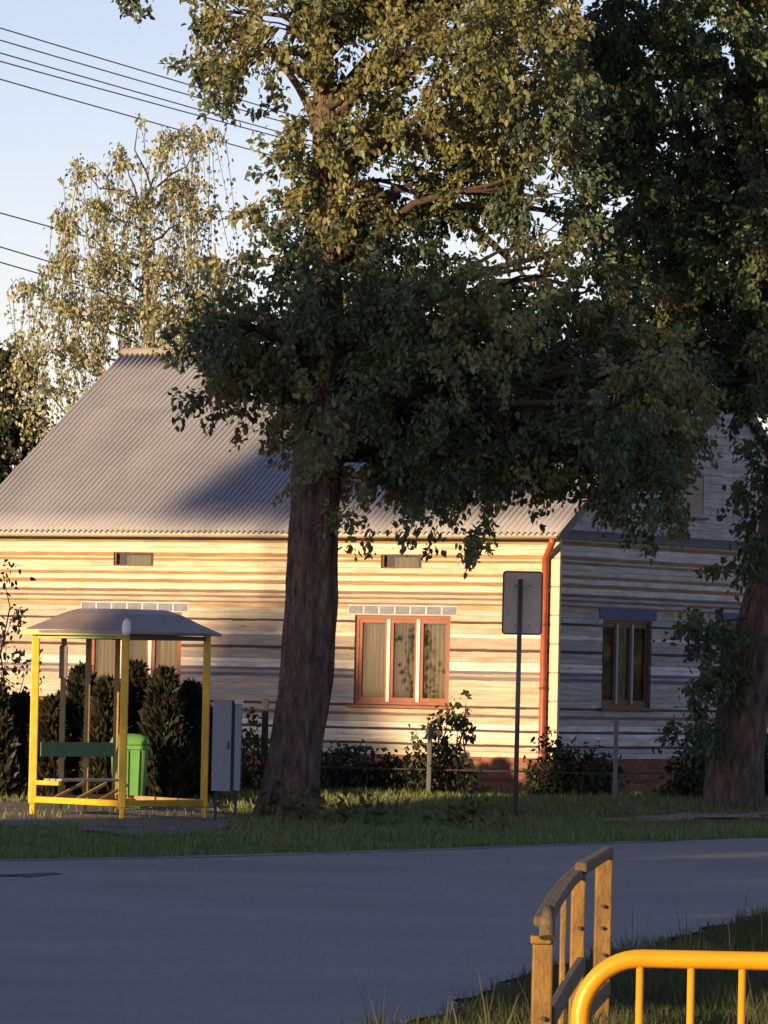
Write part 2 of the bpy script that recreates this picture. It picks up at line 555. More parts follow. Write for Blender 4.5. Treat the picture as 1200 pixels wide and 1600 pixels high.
def shoulder():
    m = MB(); rng = np.random.default_rng(9)
    ys_ = np.arange(60.0, 75.0, 0.25)
    for y in ys_:
        x = far_x(y)
        fade = max(0.0, 1 - abs(y - 67.0) / 8.0)
        w_ = 0.10 + 0.22 * fade + abs(rng.normal()) * 0.06
        m.v += [(x - 0.12 + rng.normal() * 0.02, y, g(x, y) + 0.018), (x + w_, y, g(x, y) + 0.018)]
    for k in range(len(ys_) - 1):
        m.f.append((2*k, 2*k + 1, 2*k + 3, 2*k + 2)); m.c.append(None); m.smooth.append(True)
    tag(m.build('gravel_shoulder', M['paving_pale']), kind='structure')
shoulder()
def ground_patch(name, pix, material, lift=0.012, seed=1):
    """thin sheet laid on the verge, given by photo points"""
    pts = [G(*p) for p in pix]
    c = sum(pts, Vector()) / len(pts)
    m = MB()
    rng = np.random.default_rng(seed)
    ring = []
    for a, b in zip(pts, pts[1:] + pts[:1]):
        for k in range(8):
            p = a.lerp(b, k / 8)
            p = p + Vector((rng.normal() * 0.05, rng.normal() * 0.12, 0))
            ring.append(p)
    layers = [1.0, 0.75, 0.5, 0.25]
    nn = len(ring)
    for s in layers:
        for p in ring:
            q = c.lerp(p, s)
            m.v.append((q.x, q.y, g(q.x, q.y) + lift + (1 - s) * 0.004))
    for k in range(len(layers) - 1):
        for j in range(nn):
            j2 = (j + 1) % nn
            m.f.append((k*nn + j, k*nn + j2, (k+1)*nn + j2, (k+1)*nn + j)); m.c.append(None); m.smooth.append(True)
    m.f.append(tuple((len(layers)-1)*nn + j for j in range(nn))); m.c.append(None); m.smooth.append(True)
    o = m.build(name, material)
    tag(o, kind='structure')
    return o
ground_patch('pavement', [(-30, 1288), (150, 1300), (230, 1312), (345, 1298), (370, 1284), (330, 1258), (150, 1252), (-30, 1256)], M['paving'], 0.016, 3)
ground_patch('path', [(905, 1288), (1000, 1286), (1100, 1279), (1230, 1279), (1230, 1270), (1100, 1271), (1000, 1278), (930, 1283)], M['sand'], 0.018, 4)

ground_patch('tar_patch', [(5, 1372), (50, 1373), (92, 1369), (88, 1366), (40, 1368), (5, 1369)], M['tar'], 0.02, 5)

# ================================================================== HOUSE
TH = rad(31.0)
_c = W(869, 1195, 90.0)
HZ = 0.28
HC = Vector((_c.x, _c.y, HZ))
E1 = Vector((math.cos(TH), -math.sin(TH), 0))
E2 = Vector((math.sin(TH), math.cos(TH), 0))
house = empty('brick_house', HC, -TH)
tag(house, 'single storey brick house with striped courses and grey corrugated roof behind the shelter', 'house')
def FP(px, py, off=0.0):
    """photo point on the front wall plane -> local (x, z)"""
    d = ray(px, py)
    o_ = HC + E2 * off
    t = (o_ - EYE).dot(E2) / d.dot(E2)
    p = EYE + d * t - HC
    return p.dot(E1), p.z
def GP(px, py, off=0.0):
    d = ray(px, py)
    o_ = HC + E1 * off
    t = (o_ - EYE).dot(E1) / d.dot(E1)
    p = EYE + d * t - HC
    return p.dot(E2), p.z
LF = -FP(-45, 1000)[0]             # length of the front wall
WT = FP(800, 842)[1]               # top of the striped courses on the gable
EAVE = WT + 0.15                   # roof plane at the front wall
PL = FP(869, 1186)[1]              # plinth top
# ridge
def ridge_fit():
    # verge runs from eave (-48, 829) to ridge (195, 557)
    best = None
    for wh in np.arange(3.5, 6.5, 0.05):
        # point on ridge line at x=-LF-0.1, y=wh ; solve z so it hits row 557, check column
        base = HC + E1 * (-LF - 0.15) + E2 * wh
        z = 5.0
        for _ in range(30):
            p = base + Vector((0, 0, z)) - EYE
            k = FPX / p.dot(_F)
            py = 800 - p.dot(_U) * k
            px = 600 + p.dot(_R) * k
            z += (py - 557) / k
        if best is None or abs(px - 195) < best[0]:
            best = (abs(px - 195), wh, z)
    return best
_, HALF, RZ = ridge_fit()
GW = 2 * HALF
print('HOUSE LF', LF, 'EAVE', EAVE, 'PL', PL, 'HALF', HALF, 'RZ', RZ)

def rect_from(fn, x0, y0, x1, y1):
    a, zt = fn(x0, y0); b, zb = fn(x1, y1)
    return [min(a, b), min(zt, zb), max(a, b), max(zt, zb)]
win_R = rect_from(FP, 555, 961, 701, 1104)
win_L = rect_from(FP, 137, 961, 281, 1104)
win_L[1], win_L[3] = win_R[1], win_R[3]
vent_L = rect_from(FP, 178, 861, 240, 886)
vent_R = rect_from(FP, 596, 861, 659, 889)
vent_R[1], vent_R[3] = vent_L[1], vent_L[3]
gw_1 = rect_from(GP, 942, 968, 1016, 1107)
gw_2 = rect_from(GP, 1126, 970, 1200, 1107)
gw_2[1], gw_2[3] = gw_1[1], gw_1[3]
gat = rect_from(GP, 1062, 742, 1099, 808)
print('win', win_R, win_L, gw_1, gw_2, gat)
front_open = [win_R, win_L, vent_L, vent_R]
gable_open = [gw_1, gw_2]

def wall_panel(name, u0, u1, z0, z1, holes, tf, material, thick=0.34):
    us = sorted({u0, u1} | {h[0] for h in holes} | {h[2] for h in holes})
    zs = sorted({z0, z1} | {h[1] for h in holes} | {h[3] for h in holes})
    m = MB()
    for a, b in zip(us, us[1:]):
        run = None
        for c, d in zip(zs, zs[1:]):
            mu, mz = (a + b) / 2, (c + d) / 2
            inside = any(h[0] < mu < h[2] and h[1] < mz < h[3] for h in holes)
            if inside:
                continue
            q = [tf(a, 0.008, c), tf(b, thick, d)]
            lo = [min(q[0][k], q[1][k]) for k in range(3)]
            hi = [max(q[0][k], q[1][k]) for k in range(3)]
            m.box(lo, hi)
    return m.build(name, material, house, local=True)
tfF = lambda u, d, z: (u, d, z)          # front wall: depth goes into the house (+y)
tfG = lambda u, d, z: (-d, u, z)         # gable wall at x = 0, depth to -x
wall_panel('front_wall', -LF, -0.0085, PL, EAVE + 0.05, front_open, tfF, M['mortar'])
wall_panel('gable_wall', 0.345, GW, PL, WT + 0.05, gable_open, tfG, M['mortar'])
# back and left walls
mb = MB(); mb.box((-LF, GW - 0.3, 0), (-0.345, GW, EAVE)); mb.build('back_wall', M['mortar'], house, True)
mb = MB(); mb.box((-LF, 0.345, 0), (-LF + 0.3, GW - 0.305, EAVE)); mb.build('side_wall', M['mortar'], house, True)
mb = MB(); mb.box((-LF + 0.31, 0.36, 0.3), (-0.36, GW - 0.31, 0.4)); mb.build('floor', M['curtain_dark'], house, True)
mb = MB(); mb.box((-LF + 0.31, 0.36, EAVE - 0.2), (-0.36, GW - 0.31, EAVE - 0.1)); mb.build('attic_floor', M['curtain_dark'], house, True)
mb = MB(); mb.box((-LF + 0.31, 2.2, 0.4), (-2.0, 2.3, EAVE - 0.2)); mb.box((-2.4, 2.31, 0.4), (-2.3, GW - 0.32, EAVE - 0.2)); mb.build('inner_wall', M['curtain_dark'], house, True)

# brick courses: (photo row of bottom edge at the corner, colour, inset)
CRM = (0.70, 0.62, 0.49); CRM2 = (0.61, 0.53, 0.41); TAN = (0.33, 0.21, 0.105); TAN2 = (0.46, 0.32, 0.19)
MAU = (0.21, 0.15, 0.125); PNK = (0.52, 0.43, 0.35); GRN = (0.42, 0.42, 0.36); DRK = (0.08, 0.058, 0.055)
GRY = (0.42, 0.36, 0.31); WHT = (0.78, 0.71, 0.62); BLU = (0.17, 0.165, 0.20)
bands = [(845, CRM2, 0), (851, TAN, 0), (859, CRM, 0), (868, CRM, 0), (874, TAN, 0), (877, CRM2, 0), (881, TAN, 0),
         (890, CRM2, 0), (898, CRM2, 0), (903, TAN, 1), (911, CRM, 0), (917, TAN, 0), (927, CRM, 0),
         (932, MAU, 0), (936, PNK, 0), (940, MAU, 1), (945, PNK, 0), (948, MAU, 0), (955, TAN2, 0),
         (964, GRN, 0), (973, GRN, 0), (977, DRK, 1), (985, PNK, 0), (993, PNK, 0), (999, WHT, 0),
         (1007, GRY, 0), (1016, GRY, 0), (1021, DRK, 1), (1029, GRY, 0), (1037, GRY, 0), (1044, WHT, 0),
         (1051, WHT, 0), (1056, BLU, 0), (1060, GRY, 0), (1066, BLU, 1), (1076, PNK, 0), (1086, PNK, 0),
         (1096, GRN, 0), (1106, PNK, 0), (1110, DRK, 1), (1119, PNK, 0), (1124, MAU, 0), (1134, PNK, 0), (1143, WHT, 0), (1147, DRK, 1),
         (1156, WHT, 0), (1166, CRM, 0), (1170, DRK, 1), (1178, GRN, 0), (1186, CRM2, 0)]
def row_z(py):
    return FP(869, py)[1]
rngb = random.Random(11)
def courses(u0, u1, tf, holes, offset=0.0, ztop=0.0, shade_tint=(1, 1, 1)):
    k = 0
    for (pyb, colr, inset) in bands:
        zb = row_z(pyb)
        if ztop - zb < 0.02:
            continue
        m = MB()
        a = u0 - (0.125 if k % 2 else 0.0) - offset
        out = -0.004 if not inset else 0.004
        joint = 0.008 if (ztop - zb) > 0.05 else 0.006
        while a < u1:
            b = a + 0.25
            segs = [(max(a, u0), min(b - 0.0005, u1))]
            for h in holes:
                if h[1] < (zb + ztop) / 2 < h[3]:
                    ns = []
                    for s0, s1 in segs:
                        if s1 <= h[0] or s0 >= h[2]:
                            ns.append((s0, s1))
                        else:
                            if s0 < h[0]: ns.append((s0, h[0]))
                            if s1 > h[2]: ns.append((h[2], s1))
                    segs = ns
            f = 1 + rngb.uniform(-0.08, 0.08)
            hs = rngb.uniform(-0.025, 0.025)
            c = (colr[0] * f * (1 + hs) * shade_tint[0], colr[1] * f * shade_tint[1], colr[2] * f * (1 - hs) * shade_tint[2])
            for s0, s1 in segs:
                if s1 - s0 > 0.02:
                    p = tf(s0, out + rngb.uniform(-0.003, 0.003), zb + joint / 2 + rngb.uniform(-0.005, 0.005))
                    q = tf(s1, 0.05, ztop - joint / 2 + rngb.uniform(-0.003, 0.003))
                    m.box([min(p[i], q[i]) for i in range(3)], [max(p[i], q[i]) for i in range(3)], c)
            a = b
        if m.f:
            tag(m.build('brick_course', M['brick'], house, True), kind='stuff')
        ztop = zb
        k += 1
courses(-LF - 0.01, -0.17, tfF, front_open, 0.0, EAVE + 0.02)
courses(0.06, GW, tfG, gable_open, 0.06, WT + 0.02, (0.94, 1.02, 1.26))  # bluish cast of the shaded gable multiplied into its brick colours
# quoin blocks up the corner
nq = 8
for k in range(nq):
    z0 = PL + (EAVE - PL) * k / nq
    z1 = PL + (EAVE - PL) * (k + 1) / nq
    m = MB(); m.box((-0.165, -0.014, z0 + 0.008), (0.006, 0.055, z1 - 0.008))
    m.build('quoin', M['quoin'], house, True, bevel=0.006)
# plinth in red brick
m = MB(); m.box((-LF - 0.03, -0.03, -0.5), (0.03, 0.33, PL - 0.002)); m.build('plinth', M['mortar_red'], house, True)
m = MB(); m.box((-0.31, 0.335, -0.5), (0.03, GW, PL - 0.002)); m.build('plinth', M['mortar_red'], house, True)
nc = 7
for k in range(nc):
    z1 = PL - 0.003 - k * 0.08; z0 = z1 - 0.068
    for (u0, u1, tf) in ((-LF - 0.04, 0.045, tfF), (-0.045, GW, tfG)):
        m = MB()
        a = u0 - (0.13 if k % 2 else 0)
        while a < u1:
            s0, s1 = max(a + 0.006, u0), min(a + 0.254, u1)
            if s1 - s0 > 0.03:
                f = rngb.uniform(0.65, 1.2)
                p = tf(s0, -0.045 + rngb.uniform(-.003, .003), z0); q = tf(s1, 0.02, z1)
                m.box([min(p[i], q[i]) for i in range(3)], [max(p[i], q[i]) for i in range(3)], (0.24 * f, 0.10 * f, 0.065 * f))
            a += 0.26
        tag(m.build('brick_course', M['brick'], house, True), kind='stuff')

# upper gable (pale blocks): one mesh of blocks clipped under the rake
m = MB()
RISE = RZ - EAVE
m.face([(-0.02, 0.0, WT + 0.04), (-0.02, GW, WT + 0.04), (-0.02, GW, EAVE), (-0.02, HALF, RZ - 0.03), (-0.02, 0.0, EAVE)])
m.build('gable_core', M['mortar'], house, True)
zz = WT + 0.16
kk = 0
rngb = random.Random(3)
while zz < RZ - 0.15:
    t = (zz + 0.13 - EAVE) / RISE
    y0 = max(HALF * t, 0.0) + 0.02; y1 = GW - max(HALF * t, 0.0) - 0.02
    m = MB()
    a = y0 - (0.2 if kk % 2 else 0)
    while a < y1:
        s0, s1 = max(a + 0.004, y0), min(a + 0.396, y1)
        if s1 - s0 > 0.03:
            segs = [(s0, s1)]
            if gat[1] - 0.02 < zz + 0.06 < gat[3] + 0.02:
                ns = []
                for p0, p1 in segs:
                    if p1 <= gat[0] or p0 >= gat[2]: ns.append((p0, p1))
                    else:
                        if p0 < gat[0]: ns.append((p0, gat[0]))
                        if p1 > gat[2]: ns.append((gat[2], p1))
                segs = ns
            f = rngb.uniform(0.9, 1.08)
            for p0, p1 in segs:
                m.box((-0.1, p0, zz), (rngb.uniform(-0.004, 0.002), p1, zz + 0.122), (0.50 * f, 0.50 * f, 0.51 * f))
        a += 0.4
    if m.f:
        tag(m.build('block_course', M['brick'], house, True), kind='stuff')
    zz += 0.13
    kk += 1
# sloped tin ledge across the gable at eave height
m = MB()
m.face([(0.10, -0.02, WT + 0.045), (0.10, GW, WT + 0.045), (-0.01, GW, WT + 0.15), (-0.01, -0.02, WT + 0.15)])
m.face([(0.10, -0.02, WT + 0.02), (-0.01, -0.02, WT + 0.02), (-0.01, GW, WT + 0.02), (0.10, GW, WT + 0.02)])
m.face([(0.10, -0.02, WT + 0.02), (0.10, GW, WT + 0.02), (0.10, GW, WT + 0.045), (0.10, -0.02, WT + 0.045)])
m.face([(0.10, -0.02, WT + 0.02), (0.10, -0.02, WT + 0.045), (-0.01, -0.02, WT + 0.15), (-0.01, -0.02, WT + 0.02)])
m.build('ledge', M['ledge'], house, True)

# roof: two corrugated slopes
OV = 0.22
OVG = 0.12
slope = (RZ - EAVE) / HALF
def roof_slope(front):
    m = MB()
    per = 0.106
    n = int((LF + 2 * OVG + 0.15) / per * 6)
    nr = 9
    L0 = -LF - 0.15
    rs_ = random.Random(8)
    tone = {}
    L1 = OVG
    for r in range(nr + 1):
        t = r / nr
        for k in range(n + 1):
            x = L0 + (L1 - L0) * k / n
            ph = ((x - L0) / per) % 1.0
            a = 0.042 * (abs(math.cos(math.pi * ph)) ** 0.8 * 2 - 1)
            d = -OV + (HALF + OV) * t
            z = EAVE + 0.06 + slope * (d) + a + 0.012 * math.sin(x * 1.3) * math.sin(t * 5) + (0.014 if r in (0, 3, 6) else 0.0)
            y = d if front else GW - d
            m.v.append((x, y, z))
    w_ = n + 1
    for r in range(nr):
        for k in range(n):
            q = (r*w_ + k, r*w_ + k + 1, (r+1)*w_ + k + 1, (r+1)*w_ + k)
            sk_ = (int(k / n * 11), r // 3)
            if sk_ not in tone: tone[sk_] = rs_.uniform(0.95, 1.04)
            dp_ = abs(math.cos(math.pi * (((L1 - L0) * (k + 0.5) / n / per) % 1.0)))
            f_ = (0.42 + 0.58 * min(1.0, dp_ * 1.35)) * tone[sk_]      # groove shade painted into the trough colour
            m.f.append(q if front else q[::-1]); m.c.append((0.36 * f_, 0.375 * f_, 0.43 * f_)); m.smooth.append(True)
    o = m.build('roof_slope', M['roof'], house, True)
    sol = o.modifiers.new('solid', 'SOLIDIFY'); sol.thickness = 0.012; sol.offset = -1
    return o
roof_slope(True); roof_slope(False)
m = MB()
zr = RZ + 0.09
m.tube([(-LF - 0.17, HALF, zr - 0.04), (OVG + 0.02, HALF, zr - 0.04)], 0.10, 10)
m.build('ridge_cap', M['concrete'], house, True)
m = MB()
for yy, zz0, y2, z2 in ((-OV, EAVE + 0.0 - slope * OV, HALF, RZ - 0.02), (GW + OV, EAVE - slope * OV, HALF, RZ - 0.02)):
    m.bar((OVG - 0.015, yy, zz0 + 0.0), (OVG - 0.015, y2, z2 + 0.01), 0.025, 0.14)
m.build('verge_board', M['ledge'], house, True)
# gutter (half round), fascia, downpipe
gz = EAVE + 0.06 - slope * OV - 0.015
m = MB()
n = 8
for k, x in enumerate((-LF - 0.12, OVG - 0.02)):
    for j in range(n + 1):
        t = math.pi + math.pi * j / n
        m.v.append((x, -OV - 0.045 + 0.065 * math.cos(t), gz + 0.055 * math.sin(t)))
for j in range(n):
    m.f.append((j, j + 1, n + 1 + j + 1, n + 1 + j)); m.c.append(None); m.smooth.append(True)
m.f.append(tuple(n + 1 + j for j in range(n + 1))); m.c.append(None); m.smooth.append(False)
m.f.append(tuple(reversed(range(n + 1)))); m.c.append(None); m.smooth.append(False)
gut = m.build('gutter', M['tin'], house, True)
gut.modifiers.new('solid', 'SOLIDIFY').thickness = 0.006
m = MB(); m.box((-LF - 0.1, -OV + 0.03, gz - 0.06), (OVG - 0.05, -OV + 0.05, gz + 0.03)); m.build('fascia', M['tin'], house, True)
dx = FP(853, 1050)[0]
m = MB()
m.tube([(0.0, -OV - 0.045, gz - 0.04), (0.0, -OV - 0.045, gz - 0.10), (dx * 0.5, -0.17, gz - 0.22), (dx, -0.085, gz - 0.36), (dx, -0.085, 0.25), (dx, -0.12, 0.14), (dx, -0.2, 0.08)], 0.055, 12)
dp = m.build('downpipe', M['pipe'], house, True)
for zc in (0.7, 1.7, 2.7):
    m = MB(); m.tube([(dx, -0.085, zc - 0.02), (dx, -0.085, zc + 0.02)], 0.063, 12); m.box((dx - 0.01, -0.03, zc - 0.012), (dx + 0.01, 0.0, zc + 0.012)); m.build('pipe_clip', M['wood_dark'], dp, True)
MATX_house = MATX[house.name]

# windows -------------------------------------------------------------
def window(r, tf, frame_mat, mull_mat, cur_mats, lint, name='window', seed=0):
    rg = random.Random(seed)
    u0, z0, u1, z1 = r
    def bx(m, a, b):
        p, q = tf(*a), tf(*b)
        m.box([min(p[i], q[i]) for i in range(3)], [max(p[i], q[i]) for i in range(3)])
    wd = u1 - u0
    fr = 0.055
    m = MB()
    bx(m, (u0 + 0.001, 0.045, z0 + 0.001), (u0 + fr, 0.13, z1 - 0.001)); bx(m, (u1 - fr, 0.045, z0 + 0.001), (u1 - 0.001, 0.13, z1 - 0.001))
    bx(m, (u0 + fr, 0.045, z1 - fr), (u1 - fr, 0.13, z1 - 0.001)); bx(m, (u0 + fr, 0.045, z0 + 0.001), (u1 - fr, 0.13, z0 + fr))
    win = m.build(name, frame_mat, house, True)
    third = (wd - 2 * fr) / 3
    for k in (1, 2):
        c = u0 + fr + third * k
        m = MB(); bx(m, (c - 0.03, 0.036, z0 + fr + 0.001), (c + 0.03, 0.11, z1 - fr - 0.001))
        m.build('mullion', mull_mat, win, True)
    for k in range(3):
        a = u0 + fr + third * k + (0.032 if k else 0.002)
        b = u0 + fr + third * (k + 1) - (0.032 if k < 2 else 0.002)
        s = 0.05
        za, zb = z0 + fr + 0.002, z1 - fr - 0.002
        m = MB()
        bx(m, (a, 0.06, za), (a + s, 0.10, zb)); bx(m, (b - s, 0.06, za), (b, 0.10, zb))
        bx(m, (a + s, 0.06, zb - s * 1.2), (b - s, 0.10, zb)); bx(m, (a + s, 0.06, za), (b - s, 0.10, za + s * 1.3))
        m.build('sash', frame_mat, win, True)
        m = MB(); bx(m, (a + s, 0.078, za + s * 1.3), (b - s, 0.084, zb - s * 1.2))
        m.build('pane', M['glass'], win, True)
        # curtain folds behind each pane
        m = MB()
        npt = 26
        lo = a + s * 0.2; hi = b - s * 0.2
        if True:
            npt = 40
            amp = rg.uniform(0.015, 0.03); fq = rg.uniform(26, 40); ph_ = rg.uniform(0, 6)
            c0 = lo if seed > 2 or rg.random() < 0.5 else lo + (hi - lo) * rg.uniform(0.1, 0.3)
            c1 = hi + 0.06 if seed > 2 else hi if c0 > lo else lo + (hi - lo) * rg.uniform(0.7, 1.0)
            for j in range(npt):
                f = j / (npt - 1)
                for zi, zq in enumerate((za, (za + zb) / 2, zb)):
                    m.v.append(tf(c0 + (c1 - c0) * f, (0.125 if seed > 2 else 0.19) + amp * math.sin(f * fq + ph_ + 0.3 * zi), zq))
            for j in range(npt - 1):
                for zi in range(2):
                    m.f.append((j*3 + zi, (j+1)*3 + zi, (j+1)*3 + zi + 1, j*3 + zi + 1)); m.c.append(None); m.smooth.append(True)
            m.build('curtain', cur_mats[k % len(cur_mats)], win, True)
    m = MB(); bx(m, (u0 - 0.10, -0.075, z0 - 0.045), (u1 + 0.10, 0.12, z0 - 0.002))
    m.build('sill', frame_mat, win, True, bevel=0.006)
    lz0, lz1 = z1 + 0.012, z1 + 0.165
    ex = 0.13
    if lint == 'blocks':
        m = MB(); bx(m, (u0 - ex, -0.008, lz0), (u1 + ex, 0.10, lz1)); m.build('lintel', M['lintel_mortar'], win, True)
        n = 7
        bw = (wd + 2 * ex) / n
        for k in range(n):
            m = MB(); bx(m, (u0 - ex + bw * k + 0.016, -0.016, lz0 + 0.012), (u0 - ex + bw * (k + 1) - 0.016, 0.05, lz1 - 0.016))
            m.build('lintel_block', M['lintel'], win, True, bevel=0.004)
    elif lint == 'plain':
        m = MB(); bx(m, (u0 - ex, -0.02, lz0), (u1 + ex, 0.10, lz1 + 0.03)); m.build('lintel', M['lintel_blue'], win, True, bevel=0.006)
    return win
cm = [M['curtain'], M['curtain_dark'], M['curtain']]
window(win_R, tfF, M['wood_brown'], M['white_paint'], cm, 'blocks', seed=1)
window(win_L, tfF, M['wood_brown'], M['white_paint'], cm, 'blocks', seed=2)
cg = [M['curtain'], M['curtain_pale'], M['curtain']]
window(gw_1, tfG, M['wood_dark'], M['grey_frame'], cg, 'plain', seed=3)
window(gw_2, tfG, M['wood_dark'], M['grey_frame'], cg, 'plain', seed=4)
window(gat, tfG, M['wood_brown'], M['grey_frame'], cg, None, 'attic_window', seed=5)
for r in (vent_L, vent_R):
    u0, z0, u1, z1 = r
    m = MB()
    f = 0.035
    m.box((u0, 0.03, z0), (u0 + f, 0.1, z1)); m.box((u1 - f, 0.03, z0), (u1, 0.1, z1)); m.box((u0 + f, 0.03, z1 - f), (u1 - f, 0.1, z1)); m.box((u0 + f, 0.03, z0), (u1 - f, 0.1, z0 + f))
    v = m.build('attic_vent', M['wood_dark'], house, True)
    m = MB(); m.box((u0 + f, 0.075, z0 + f), (u1 - f, 0.08, z1 - f)); m.build('pane', M['glass'], v, True)
    m = MB(); m.box((u0 + f + 0.15, 0.12, z0 + f), (u1 - f - 0.1, 0.14, z1 - f - 0.03)); m.build('shutter', M['curtain'], v, True)

# ================================================================== BUS SHELTER
def shelter():
    Fp = G(190, 1281); Yf = Fp.y
    Lp = W(50, 1278, Yf + 1.25); Rp = W(318, 1278, Yf + 1.25)
    Bp = Vector((Lp.x + Rp.x - Fp.x, Lp.y + Rp.y - Fp.y, 0))
    for p in (Fp, Lp, Rp, Bp):
        p.z = g(p.x, p.y)
    ztop = W(190, 989, Yf).z
    base = min(p.z for p in (Fp, Lp, Rp, Bp))
    cen = (Fp + Lp + Rp + Bp) / 4
    t = empty('bus_shelter', Vector((cen.x, cen.y, base)))
    tag(t, 'yellow tube framed bus shelter with dark curved canopy in front of the house', 'bus shelter')
    def post(p, s, mt, zt=ztop):
        m = MB()
        m.box((p.x - s/2, p.y - s/2, p.z + 0.16), (p.x + s/2, p.y + s/2, zt))
        q = s * 0.32
        m.box((p.x - q, p.y - q, p.z - 0.15), (p.x + q, p.y + q, p.z + 0.16))
        return m.build('post', mt, t, bevel=0.012)
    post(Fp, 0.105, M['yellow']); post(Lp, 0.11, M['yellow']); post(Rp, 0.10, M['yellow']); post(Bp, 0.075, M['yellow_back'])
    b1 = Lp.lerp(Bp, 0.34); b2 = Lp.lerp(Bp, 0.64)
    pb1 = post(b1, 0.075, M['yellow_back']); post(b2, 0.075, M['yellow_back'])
    # bottom rails
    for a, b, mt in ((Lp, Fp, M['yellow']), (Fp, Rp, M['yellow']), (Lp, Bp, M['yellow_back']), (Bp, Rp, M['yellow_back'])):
        m = MB()
        d = (b - a).normalized() * 0.058
        up = Vector((0, 0, 0.22))
        m.bar(a + d + up, b - d + up, 0.07, 0.085)
        m.build('bottom_rail', mt, t, bevel=0.008)
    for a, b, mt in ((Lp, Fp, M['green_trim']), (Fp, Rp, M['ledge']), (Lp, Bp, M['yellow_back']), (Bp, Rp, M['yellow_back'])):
        m = MB()
        d = (b - a).normalized() * 0.06
        m.bar(Vector((a.x, a.y, ztop - 0.05)) + d, Vector((b.x, b.y, ztop - 0.05)) - d, 0.05, 0.06)
        m.build('top_rail', mt, t)
    # floor bars from the front rail to the back rail
    for k in (0.25, 0.5, 0.75):
        a = Lp.lerp(Fp, k * 0.9); b = Lp.lerp(Bp, k * 0.9)
        b = Lp.lerp(Bp, k)
        a = Lp.lerp(Fp, k)
        a2 = a + Vector((0, 0, 0.25)); b2_ = a + (Bp - Lp) * 0.35 + Vector((0, 0, 0.46))
        m = MB(); m.bar(a2, b2_, 0.035, 0.035); m.build('bench_strut', M['yellow_back'], t)
    # bench along the back-left side
    dirn = (Bp - Lp).normalized()
    inn = Vector((dirn.y, -dirn.x, 0))
    if inn.dot(Fp - Lp) < 0: inn = -inn
    for k, (off, z) in enumerate(((0.16, 0.50), (0.28, 0.50), (0.40, 0.50))):
        m = MB()
        a = Lp + dirn * 0.1 + inn * off; b = Bp - dirn * 0.25 + inn * off
        m.bar(Vector((a.x, a.y, base + z)), Vector((b.x, b.y, base + z)), 0.10, 0.035)
        m.build('seat_slat', M['bench_grey'], t, bevel=0.005)
    m = MB()
    a = Lp + dirn * 0.06 + inn * 0.07; b = Bp - dirn * 0.12 + inn * 0.07
    m.bar(Vector((a.x, a.y, base + 0.92)), Vector((b.x, b.y, base + 0.92)), 0.03, 0.20)
    m.build('backrest', M['bench_green'], t, bevel=0.006)
    m = MB()
    a = Lp + inn * 0.06; b = Lp + inn * 0.52
    m.bar(Vector((a.x, a.y, base + 0.46)), Vector((b.x, b.y, base + 0.46)), 0.06, 0.06)
    m.build('bench_arm', M['yellow'], t)
    # dark notice plate on the first back post
    m = MB(); nz = W(97, 1060, b1.y).z
    m.box((b1.x - 0.06, b1.y - 0.075, nz), (b1.x + 0.06, b1.y - 0.041, nz + 0.46))
    m.build('notice_plate', M['canopy'], t, bevel=0.015)
    # canopy: curved pavilion shell
    corners = [Lp, Fp, Rp, Bp]
    c2 = cen
    ov = 1.19
    prof = [(ov, -0.01), (ov, 0.025), (0.92, 0.155), (0.72, 0.265), (0.56, 0.325), (0.50, 0.338), (0.02, 0.345)]
    m = MB()
    per = 10
    for s, h in prof:
        for a, b in zip(corners, corners[1:] + corners[:1]):
            for k in range(per):
                q = a.lerp(b, k / per) - c2
                # round the plan a little at the hips
                e = min(k, per - k) / (per / 2)
                f = 1.0 - 0.02 * (1 - e) ** 3
                m.v.append((c2.x + q.x * s * f, c2.y + q.y * s * f, ztop + h))
    nn = 4 * per
    for r in range(len(prof) - 1):
        for j in range(nn):
            j2 = (j + 1) % nn
            m.f.append((r*nn + j, r*nn + j2, (r+1)*nn + j2, (r+1)*nn + j)); m.c.append(None); m.smooth.append(False)
    m.f.append(tuple((len(prof)-1)*nn + j for j in range(nn))); m.c.append(None); m.smooth.append(False)
    can = m.build('canopy', M['canopy'], t)
    can.modifiers.new('solid', 'SOLIDIFY').thickness = 0.02
    m = MB()
    def cr(p, s=ov): return Vector((c2.x + (p.x - c2.x) * s, c2.y + (p.y - c2.y) * s, 0))
    a = cr(Lp, ov * 0.985); b = cr(Fp, ov * 0.95)
    m.bar(Vector((a.x, a.y, ztop + 0.0)), Vector((b.x, b.y, ztop + 0.0)), 0.03, 0.075)
    m.build('canopy_edge', M['green_trim'], can)
    # added rounded cap, painted white to stand in for the sun glint
    m = MB()
    a = cr(Fp, ov * 0.955)
    pts = [(a.x, a.y - 0.02, ztop - 0.04), (a.x, a.y - 0.02, ztop + 0.02), (a.x, a.y, ztop + 0.08), (a.x, a.y + 0.06, ztop + 0.15), (a.x, a.y + 0.14, ztop + 0.19)]
    m.tube(pts, [0.04, 0.062, 0.062, 0.05, 0.015], 16)
    m.build('glint_cap', M['cap'], can)
    return Fp, Lp, Rp, Bp, base
SF, SL, SR, SB, SBASE = shelter()

